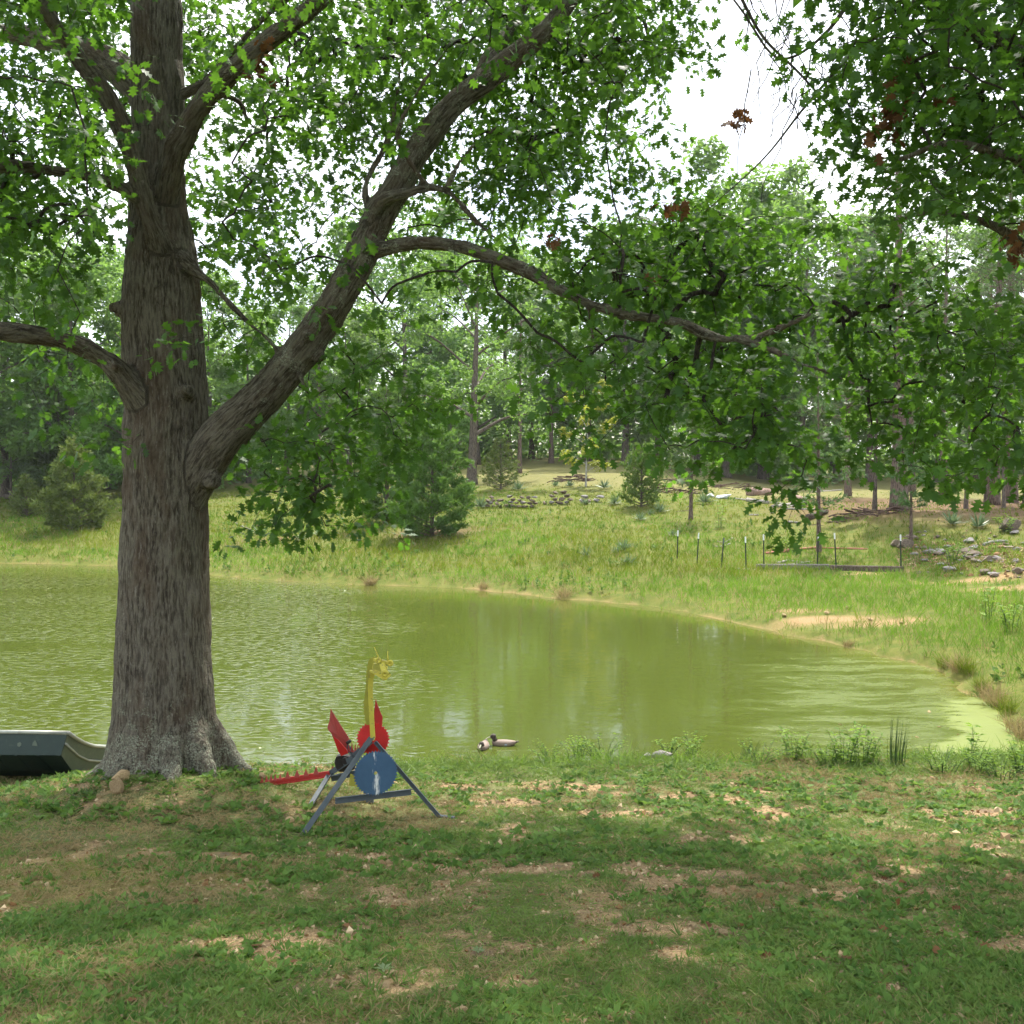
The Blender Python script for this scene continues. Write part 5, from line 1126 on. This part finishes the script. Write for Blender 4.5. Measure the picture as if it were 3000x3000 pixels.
# saw blades
def saw(name, c, R, nt_, nv, mat, hook=.35, depth=.05, hole=.018):
    nv = nrm(nv); s = nrm(np.cross(np.array([0, 0, 1.]), nv)); u = np.cross(nv, s); o_ = []; i_ = []
    for k in range(nt_):
        a = 2*math.pi*k/nt_; b = 2*math.pi/nt_
        for da, r_ in ((0, 1), (b*.12, 1), (b*(.12+hook), 1-depth), (b*.85, 1-depth*.55)): o_.append((math.cos(a+da)*R*r_, math.sin(a+da)*R*r_)); i_.append((math.cos(a+da)*hole, math.sin(a+da)*hole))
    n = len(o_); t = .003
    L = np.array([(x, y, z) for ring in (o_, i_) for z in (-t, t) for x, y in ring]); f = []
    for j in range(n):
        k = (j+1) % n
        f += [(n+j, n+k, 3*n+k), (n+j, 3*n+k, 3*n+j), (j, 2*n+k, k), (j, 2*n+j, 2*n+k), (j, k, n+k), (j, n+k, n+j), (2*n+j, 3*n+k, 2*n+k), (2*n+j, 3*n+j, 3*n+k)]
    v = np.stack([L[:, 0], L[:, 2], L[:, 1]], -1)       # local: x across, y normal, z up
    o = obj(name, mesh(name, v, f, M[mat], None, False), dragon); o.location = c-DR
    o.rotation_euler = Matrix((tuple(s), tuple(nv), tuple(u))).transposed().to_euler(); return o
saw('belly_saw_blade', W(1105, 1145, 10.13), .2255, 44, (-.36, 1, .04), 'blue', .4, .085)
saw('chest_saw_blade', W(1085, 868, 10.5), .176, 30, (.10, 1, .05), 'redsaw', .35, .11)
# neck
nk = [(1083,860,10.33),(1076,740,10.32),(1068,600,10.31),(1062,480,10.30),(1068,390,10.28),(1083,330,10.24)]
s = spline(np.array([W(*q) for q in nk]), 24); mb = MB()
nrmv = np.array([0, 1., 0])
for a, b in zip(s[:-1], s[1:]): mb.add(*bar(a-DR, b-DR, .05, .012, (0, 1, 0)))
neck = mbo('neck', mb, M['yellow'], dragon, False)
def ribbon(L, R, d, th, mat, name, parent):
    mb = MB(); a = [W(x, y, d)-DR for x, y in L]; b = [W(x, y, d)-DR for x, y in R]
    for k in range(len(a)-1): mb.add(*slab([a[k], a[k+1], b[k+1], b[k]], th, (0, 1, 0)))
    return mbo(name, mb, M[mat], parent, False)
lft = [(1100,205),(1065,212),(1046,240),(1038,290),(1032,345),(1030,400),(1027,455),(1018,520),(1010,580),(1012,640),(1020,700),(1028,755)]
rgt = [(1108,222),(1102,232),(1092,262),(1084,300),(1074,345),(1058,400),(1056,455),(1058,520),(1062,580),(1066,640),(1070,700),(1074,755)]
ribbon(lft, rgt, 10.37, .006, 'olive', 'mane_blade', neck)
mb = MB()
for k in range(15):
    t = k/14*(len(lft)-2); i = int(t); fq = t-i; x = lft[i][0]*(1-fq)+lft[i+1][0]*fq; y = lft[i][1]*(1-fq)+lft[i+1][1]*fq
    if k < 4: continue
    mb.add(*slab([W(x+3, y-10, 10.37)-DR, W(x-8, y+2, 10.37)-DR, W(x+3, y+12, 10.37)-DR], .005, (0, 1, 0)))
mbo('mane_teeth', mb, M['olive'], neck, False)
ribbon([(1052,350),(1044,420),(1040,500),(1044,555)], [(1062,350),(1054,420),(1048,500),(1049,555)], 10.345, .006, 'darkmetal', 'neck_strip', neck)
# head
head = dpart('head', [slab([W(1090, 255, 10.22), W(1158, 265, 10.1), W(1160, 330, 10.1), W(1118, 340, 10.15), W(1082, 300, 10.22)], .03, (.4, 1, 0)),
     bar(W(1095, 225, 10.2), W(1235, 262, 10.1), .035, .03), bar(W(1160, 265, 10.08), W(1182, 345, 10.02), .055, .05, (0, 1, 0)), bar(W(1158, 292, 10.05), W(1200, 292, 10.05), .03, .03)], 'yellow')
dpart('cheek_plate', [slab([W(1090, 262, 10.16), W(1150, 262, 10.08), W(1152, 325, 10.08), W(1135, 318, 10.1), W(1085, 300, 10.16)], .012, (.4, 1, 0))], 'olive', None).parent = dragon
def ring(c, R, r_, nv):
    nv = nrm(np.array(nv, float)); s_ = nrm(np.cross(nv, np.array([0, 0, 1.]))); u = np.cross(s_, nv); a = np.linspace(0, 2*np.pi, 21)
    return tube(c+R*(np.cos(a)[:, None]*s_+np.sin(a)[:, None]*u), r_, 8, False)
for x, y in ((1126, 235), (1222, 256)): dpart('eye_ring', [ring(W(x, y, 10.07), .021, .013, (0, 1, .1))], 'yellow', None, True)
dpart('nose_ring', [ring(W(1181, 340, 10.0), .024, .018, (.2, 1, .2))], 'yellow', None, True)
dpart('jaw', [bar(W(1066, 318, 10.22), W(1128, 350, 10.08), .035, .018), bar(W(1128, 350, 10.08), W(1186, 385, 9.98), .04, .018), bar(W(1186, 385, 9.98), W(1224, 345, 10.0), .03, .015)], 'yellow')
for a, b in (((1132,222),(1095,128)), ((1203,243),(1203,158))):
    p0, p1 = W(*a, 10.1), W(*b, 10.12); dpart('horn', [tube(np.array([p0, (p0+p1)/2, p1]), [.009, .007, .003], 8)], 'yellow', None, True)
# wings
def wing(pts, d, mat, fold):
    q = [W(x, y, d+dd) for x, y, dd in pts]; return dpart('wing', [slab(q, .006, (.2, 1, .1))]+fold, mat)
wing(((742,625,.0),(775,680,.0),(840,785,.02),(902,880,.05),(888,908,.05),(872,905,.05),(868,950,.06),(826,1005,.08),(800,955,.06),(770,880,.03),(745,820,.0),(722,795,-.02),(716,775,-.02),(733,720,.0)), 10.7, 'redfade', [])
dpart('wing_fold', [slab([W(762, 850, 10.64), W(800, 875, 10.64), W(868, 950, 10.66), W(884, 985, 10.68), W(828, 1006, 10.7), W(800, 960, 10.68)], .01, (.2, 1, .1))], 'redsaw')
wing(((1106,545,0),(1122,595,0),(1145,655,0),(1162,692,0),(1158,740,0),(1157,800,0),(1092,800,0),(1090,740,0),(1096,640,0)), 10.62, 'red', [])
dpart('wing_hinge', [tube(np.array([W(872, 905, 10.66), W(903, 882, 10.66)]), [.018, .018], 10)], 'darkmetal', None, True)
# dorsal spikes and tail
for k, x in enumerate((888, 915, 942, 962)): dpart('dorsal_spike', [slab([W(x-12, 975, 10.72), W(x+12, 975, 10.72), W(x-2, 890+abs(k-1)*14, 10.72)], .006, (0, 1, 0))], 'redfade')
ta, tb = W(735, 1150, 10.95), W(175, 1235, 11.05)
tail = dpart('tail', [bar(ta, tb, .02, .062, (0, 0, 1)), bar(ta+np.array([0, -.012, -.025]), tb+np.array([0, -.012, -.025]), .03, .012, (0, 0, 1))], 'red')
for x, h in ((185,45),(222,50),(258,52),(292,52),(332,52),(392,60),(468,60),(540,56),(622,60),(757,50)):
    t = (735-x)/560; yb = 1150+85*t-10; wv = 24 if x < 350 else 36
    if x > 740: yb = 1140
    dpart('tail_tooth', [slab([W(x-wv*.65, yb+4, 10.95), W(x+wv*.65, yb-2, 10.95), W(x+2, yb-h-6, 10.95)], .006, (0, 1, 0))], 'redfade', tail)

# ------------------------------------------------------------------ jon boat pulled up beside the oak
A = P(198, 2150, 11.75)
boat = thing('boat', 'dark green flat bottomed boat with square bow beached beside the oak trunk', 'boat', tuple(A))
bx_, ax_ = nrm(np.array([-1., .03, 0])), nrm(np.array([-.02, 1., -.25])); up_ = nrm(np.cross(ax_, bx_))*1.0
if up_[2] < 0: up_ = -up_
Wd = 1.35
def bp(s, t, z): return ax_*s+bx_*t+up_*z              # s along, t across from the right gunwale, z up
def loft(sec, inset=0.0):
    v = []; f = []
    for s_, zt, zb, fl_ in sec:
        for t, z in ((inset, zt), (fl_*.45+inset, (zt+zb)*.5), (fl_+inset, zb+inset), (Wd-fl_-inset, zb+inset), (Wd-fl_*.45-inset, (zt+zb)*.5), (Wd-inset, zt)): v.append(bp(s_+inset, t, z))
    m = 6
    for i in range(len(sec)-1):
        for j in range(m-1): f += [(i*m+j, i*m+j+1, (i+1)*m+j+1), (i*m+j, (i+1)*m+j+1, (i+1)*m+j)]
    return np.array(v), np.array(f)
sec = [(0,0,-.24,.05),(.18,-.05,-.31,.07),(.45,-.11,-.42,.09),(.8,-.16,-.50,.11),(1.3,-.18,-.53,.12),(2.0,-.18,-.53,.12),(2.7,-.18,-.53,.12)]
v, f = loft(sec); mb = MB(); mb.add(v, f); v2, f2 = loft(sec, .012); mb.add(v2, f2[:, ::-1])
mbo('hull', mb, M['boatside'], boat, False)
mb = MB(); mb.add(*slab([bp(-.006, .0, 0), bp(-.006, .05, -.24), bp(-.006, Wd-.05, -.24), bp(-.006, Wd, 0)], .014, ax_)); bow = mbo('bow_plate', mb, M['boatgreen'], boat, False)
mb = MB()
for (s_, zt, zb, fl_), (s2, zt2, zb2, fl2) in zip(sec[:3], sec[1:4]):
    mb.add(*slab([bp(s_, fl_-.004, zb-.006), bp(s_, Wd-fl_+.004, zb-.006), bp(s2, Wd-fl2+.004, zb2-.006), bp(s2, fl2-.004, zb2-.006)], .008, up_+ax_*-.6))
mbo('bottom_rake', mb, M['boatgreen'], boat, False)
mb = MB(); mb.add(*bar(bp(2.7, .0, -.18), bp(2.7, Wd, -.18), .03, .05)); mb.add(*slab([bp(2.7, .0, -.18), bp(2.7, .12, -.53), bp(2.7, Wd-.12, -.53), bp(2.7, Wd, -.18)], .014, ax_)); mbo('transom', mb, M['boatside'], boat, False)
for t0 in (.0, Wd):
    mb = MB(); sg = 1 if t0 == 0 else -1; s = np.array([bp(a, t0-sg*.012, b+.012) for a, b, _, _ in sec]); mb.add(*tube(s, .022, 8)); mbo('gunwale', mb, M['boatrim'], boat)
    mb = MB(); s = np.array([bp(a, t0+sg*(.45*c_*1.0-.012), (b+z)*.5+.01) for a, b, z, c_ in sec]); mb.add(*tube(s, .014, 6)); mbo('side_rib', mb, M['boatrim'], boat)
mb = MB(); mb.add(*tube(np.array([bp(-.012, -.01, .012), bp(-.016, Wd*.5, .016), bp(-.012, Wd+.01, .012)]), .024, 8)); mbo('bow_rail', mb, M['boatrim'], boat)
for t in (.33, .58, .83):
    mb = MB(); mb.add(*bar(bp(.0, t, -.245), bp(.42, t, -.415), .022, .016)); mbo('rake_rib', mb, M['boatgreen'], boat, False)
for t, zz, q in ((.36, -.115, [(-.035,-.02),(.03,-.025),(.018,.01),(-.006,.045),(-.03,.01)]), (.545, -.12, [(-.022,-.02),(.0,-.03),(.022,-.015),(.024,.012),(.0,.022),(-.022,.012)])):
    mb = MB(); mb.add(*slab([bp(-.017, t-a, zz+b) for a, b in q], .006, ax_)); mbo('scuff_patch', mb, M['boatside'], boat, False)
for s_ in (.8, 2.0):
    mb = MB(); mb.add(*bar(bp(s_, .06, -.30), bp(s_, Wd-.06, -.30), .26, .03, up_)); mbo('bench_seat', mb, M['boatside'], boat, False)

# ------------------------------------------------------------------ floating decoys shaped like ducks
def duck_data(turn):
    st = [(-.205,.012,.060,.012),(-.17,.040,.056,.028),(-.11,.070,.040,.050),(-.02,.084,.034,.062),(.06,.080,.032,.062),(.12,.060,.036,.052),(.155,.030,.048,.032),(.168,.006,.055,.008)]
    sp = spline(np.array(st), 26); sides = 18; v = []; f = []
    for x, w_, zc, h_ in sp:
        for k in range(sides):
            a = 2*math.pi*k/sides; v.append((x, math.cos(a)*max(w_, .004), zc+math.sin(a)*max(h_, .004)*(1 if math.sin(a) > 0 else 1.25)))
    n = len(sp)
    for i in range(n-1):
        for k in range(sides):
            k2 = (k+1) % sides; f += [(i*sides+k, (i+1)*sides+k, (i+1)*sides+k2), (i*sides+k, (i+1)*sides+k2, i*sides+k2)]
    return np.array(v), np.array(f)
def sphere(c, r, n=12):
    u = np.linspace(0, np.pi, n); a = np.linspace(0, 2*np.pi, 2*n, endpoint=False)
    v = np.array([(c[0]+r[0]*math.sin(p_)*math.cos(q_), c[1]+r[1]*math.sin(p_)*math.sin(q_), c[2]+r[2]*math.cos(p_)) for p_ in u for q_ in a]); f = []; m = 2*n
    for i in range(n-1):
        for k in range(m): f += [(i*m+k, (i+1)*m+k, (i+1)*m+(k+1) % m), (i*m+k, (i+1)*m+(k+1) % m, i*m+(k+1) % m)]
    return v, np.array(f)
def decoy(px, py, rz, hx, hz, headturn, lb, s=1.0):
    q = wat(px/K, py/K); r = thing('duck', lb, 'duck', (q[0], q[1], -.012), rz, 'pair of ducks floating on the pond'); r.scale = (s,)*3
    v, f = duck_data(0); obj('body', mesh('body', v, f, M['duckbody']), r)
    mb = MB(); v2 = v.copy(); v2 = v2*np.array([1.006, 1.02, 1]); keep = v[f].mean(1)[:, 2] < .020; mb.add(v2, f[keep]); mbo('waterline_band', mb, M['duckdark'], r)
    hd = bpy.data.objects.new('head', None)
    c, sn = math.cos(headturn), math.sin(headturn); mb = MB(); base = np.array([.115, 0, .07])
    mb.add(*tube(np.array([base, base+np.array([hx*.5, 0, hz*.5]), base+np.array([hx, 0, hz])]), [.042, .033, .036], 14))
    hc = base+np.array([hx, 0, hz]); hv, hf = sphere((0, 0, 0), (.046, .036, .038)); R_ = np.array([[c, -sn, 0], [sn, c, 0], [0, 0, 1]])
    mb.add(hv@R_.T+hc, hf); h_ = mbo('head', mb, M['duckdark'], r)
    st = spline(np.array([(.035,.016,-.004,.014),(.065,.013,-.014,.010),(.095,.015,-.026,.007),(.112,.009,-.032,.004)]), 10); bv = []; bf = []
    for x, w_, zc, hh_ in st:
        for k in range(10): a = 2*math.pi*k/10; bv.append((x, math.cos(a)*w_, zc+math.sin(a)*hh_))
    for i in range(9):
        for k in range(10): bf += [(i*10+k, (i+1)*10+k, (i+1)*10+(k+1) % 10), (i*10+k, (i+1)*10+(k+1) % 10, i*10+(k+1) % 10)]
    for k in range(1, 9): bf.append((90, 90+k, 90+k+1))
    obj('bill', mesh('bill', np.array(bv)@R_.T+hc, bf, M['bill']), h_)
    for sd__ in (1, -1):
        mb = MB(); mb.add(*sphere((-.045, sd__*.079, .036), (.022, .006, .014), 8)); mbo('wing_patch', mb, M['bluepatch'], r)
    mb = MB(); mb.add(*slab([(-.19,-.03,.068),(-.235,-.018,.074),(-.24,.018,.074),(-.19,.03,.068)], .014, (0, 0, 1))); mbo('tail', mb, M['duckdark'], r)
decoy(1474, 2183, math.pi-.08, .035, .070, .15, 'brown duck floating side on with its head raised')
decoy(1416, 2191, -math.pi/2-.15, .03, .038, -.1, 'brown duck facing the lawn with its bill tucked low', 1.0)

# ------------------------------------------------------------------ rocks at the tree foot and on the lawn
for px, py, s, mt, lb in ((345,2325,(.13,.10,.105),1,'pale rounded rock at the foot of the big oak'),(352,2292,(.13,.09,.08),0,'tan angular rock wedged against the oak roots'),(850,2412,(.065,.05,.04),2,'tan stone on bare soil left of the dragon legs'),(770,2285,(.06,.05,.05),0,'small tan stone behind the red toothed tail')):
    q = G(px, py); tag(put('stone', TM[mt], q, s, px), lb, 'stone')
for px, py, s in ((1432,2342,.045),(1642,2378,.05),(1672,2372,.04),(1560,2398,.045),(2075,2462,.07),(1880,2380,.05),(1740,2385,.05),(1700,2478,.055),(2030,2720,.05),(1340,2620,.04),(1150,2860,.05),(1130,2890,.04),(1350,2965,.05),(1320,2900,.035),(2120,2740,.055),(1910,2500,.04),(1580,2560,.05),(2640,2500,.04),(620,2600,.035),(560,2625,.03)):
    q = G(px, py); s *= .72; tag(put('stone', TM[int(px) % 3], q, (s*1.35, s, s*.6), px, None, .5), 'small pale tan stone lying on the bare patches of the lawn', 'stone', 'stones on the lawn')
q = G(1935, 2232); tag(put('rock', RM[5], q, (.2,.12,.1), .2), 'grey mossy rock at the waterline among shore weeds', 'rock')
q = G(1895, 2225); tag(put('rock', RM[6], q, (.08,.08,.06), .9), 'small grey rock beside the mossy waterline rock', 'rock')

# ------------------------------------------------------------------ plants at the near shore
g8 = np.random.default_rng(31)
def weed_data(seed, H, nst, leafL, spread):
    g = np.random.default_rng(seed); st = MB(); pos = []; X = []
    for k in range(nst):
        a = g.uniform(0, 6.28); b = np.array([math.cos(a), math.sin(a), 0])*spread*g.uniform(0, .5); t_ = np.array([math.cos(a), math.sin(a), 0])*spread*g.uniform(.3, 1); h = H*g.uniform(.55, 1)
        s = spline(np.array([b+np.array([0, 0, -.05]), b+t_*.3+np.array([0, 0, h*.5]), b+t_+np.array([0, 0, h])]), 9); st.add(*tube(s, np.linspace(.006, .002, 9), 5, False))
        for j in range(2, 9):
            for w_ in range(2):
                aa = j*1.9+w_*math.pi+g.uniform(-.4, .4); pos.append(s[j]); X.append((math.cos(aa), math.sin(aa), g.uniform(-.2, .5)))
    n = len(pos); v, f = scatter(DIAV*np.array([1, .75, 1]), DIAF, np.array(pos), np.array(X), np.array([0, 0, 1.])+g.normal(0, .3, (n, 3)), leafL*g.uniform(.5, 1.1, n))
    return st.arrays(), (v, f, np.repeat(g.uniform(0, 1, n), 4))
WD = [weed_data(1, .45, 9, .10, .22), weed_data(2, .34, 10, .075, .26), weed_data(3, .62, 3, .13, .10), weed_data(4, .30, 14, .06, .3)]
WM = [(mesh('stems', s[0], s[1], M['rush']), mesh('foliage', c_[0], c_[1], M['shoreweed'], c_[2])) for s, c_ in WD]
for px, py, k, s, lb in ((2330,2235,0,1.0,'leafy green weed beside the tall rushes'),(2470,2240,0,1.15,'bushy tall leafy weed left of the rush clump'),(2535,2240,0,1.1,'broad leafy weed growing up against the rushes'),(2420,2245,1,1.0,'low bushy weed between the leafy weeds'),(2845,2240,2,1.0,'tall single stemmed weed at the scum edge'),(2862,2262,1,1.1,'bushy weed at the foot of the tall single stem'),(2760,2262,3,1.0,'sparse low weed right of the rushes'),(2990,2262,0,1.1,'dark leafy weed at the pond corner'),(2930,2280,3,1.0,'thin weed with bare stems near the pond corner'),(1690,2215,1,1.0,'bright bushy weed right of the ducks'),(1760,2222,3,1.1,'light green feathery weed on the shore mound'),(1610,2232,3,.9,'fine weed at the left of the shore mound'),(1960,2215,1,.9,'brownish weed above the mossy rock'),(2020,2225,0,.8,'weed with upright stems right of the mossy rock'),(2230,2240,3,1.0,'yellowish weed before the leafy ones'),(2960,1850,0,1.6,'broad leaved pale weed on the sunny right bank'),(2900,1830,2,1.9,'tall dark stalked weed on the sunny right bank'),(2950,1560,1,2.2,'leafy weed beside the tan boulder on the rubble slope'),(2795,1650,1,2.2,'bright weed growing in the middle of the rubble'),(2322,1620,1,2.0,'round green weed among the red boards'),(2112,1545,2,2.0,'small upright seedling above the bleached sticks')):
    q = G(px, py); r = thing('weed_plant', lb, 'weed', tuple(q), px*1.1, 'leafy weeds on the shores'); r.scale = (s,)*3
    obj('stems', WM[k][0], r); obj('foliage', WM[k][1], r)
q = G(2625, 2243); n = 34; a = g8.uniform(0, 6.28, n); rd = .11*np.sqrt(g8.uniform(0, 1, n)); mb = MB()
for k in range(n):
    b = np.array([math.cos(a[k])*rd[k], math.sin(a[k])*rd[k], -.05]); h = g8.uniform(.35, .8); t = b+np.array([b[0]*.5+.05*h, b[1]*.4, h]); mb.add(*tube(np.array([b, (b+t)/2+np.array([-.01, 0, 0]), t]), [.004, .0032, .001], 5, False), )
tag(mbo('rush_clump', mb, M['rush'], None, True, tuple(q)), 'clump of tall thin upright rushes on the near shore', 'rushes')
q = G(2185, 2225); n = 26; mb = MB()
for k in range(n):
    b = np.array([g8.uniform(-.1, .1), g8.uniform(-.08, .08), -.05]); h = g8.uniform(.15, .34); t = b+np.array([h*.35, 0, h]); mb.add(*tube(np.array([b, (b+t)/2, t]), [.005, .004, .001], 4, False))
tag(mbo('rush_clump', mb, M['rush'], None, True, tuple(q)), 'shorter leaning rush clump left of the leafy weeds', 'rushes')
o = obj('grass_tuft', clump_mesh('grass_tuft', 51, 70, .16, .008, .9, 'rush', .14)); o.location = G(255, 2330); tag(o, 'blue green onion grass tuft at the left of the oak roots', 'grass tuft')
for px, py, s in ((1125,2855,.06),(1400,2800,.05)):
    q = G(px, py); n = 7; aa = np.arange(n)*2.4; X = np.stack([np.cos(aa), np.sin(aa), .35+0*aa], -1); v, f = scatter(DIAV*np.array([1, .55, 1]), DIAF, np.zeros((n, 3))+np.array([0, 0, .02]), X, np.tile([0, 0, 1.], (n, 1)), np.full(n, s))
    o = obj('mullein_seedling', mesh('mullein_seedling', v, f, M['paleleaf'], np.full(n*4, .9))); o.location = q; tag(o, 'pale woolly leaved rosette plant in the mown lawn', 'plant', 'pale rosettes in the lawn')
# floating scraps on the water near the scum
for px, py, s in ((2722,2085,.09),(2752,2130,.05),(2462,2123,.05),(2685,2160,.05),(2600,1990,.03),(2806,2152,.035)):
    q = wat(px/K, py/K); o = put('floating_leaf', TM[1], (q[0], q[1], .0), (s, s*.4, .008), px, None, .2); o.data = RM[5].copy() if False else o.data; tag(o, 'pale scrap floating on the green water off the scum', 'debris', 'floating scraps on the pond')

# ------------------------------------------------------------------ haze: thin summer air round the whole scene
hz = NT('haze_air'); pv = hz.n('ShaderNodeVolumePrincipled', Density=.00022, Anisotropy=.2)
pv.inputs['Color'].default_value = (.93, .97, 1, 1); hz.t.links.new(pv.outputs[0], hz.out.inputs['Volume'])
lo, hi = np.array([-520., -140, -3]), np.array([520., 720, 48]); cv = [(x, y, z) for x in (lo[0], hi[0]) for y in (lo[1], hi[1]) for z in (lo[2], hi[2])]
cf = [(0,1,3),(0,3,2),(4,6,7),(4,7,5),(0,4,5),(0,5,1),(2,3,7),(2,7,6),(0,2,6),(0,6,4),(1,5,7),(1,7,3)]
tag(obj('haze', mesh('haze', cv, cf, hz.m, None, False)), kind='stuff')
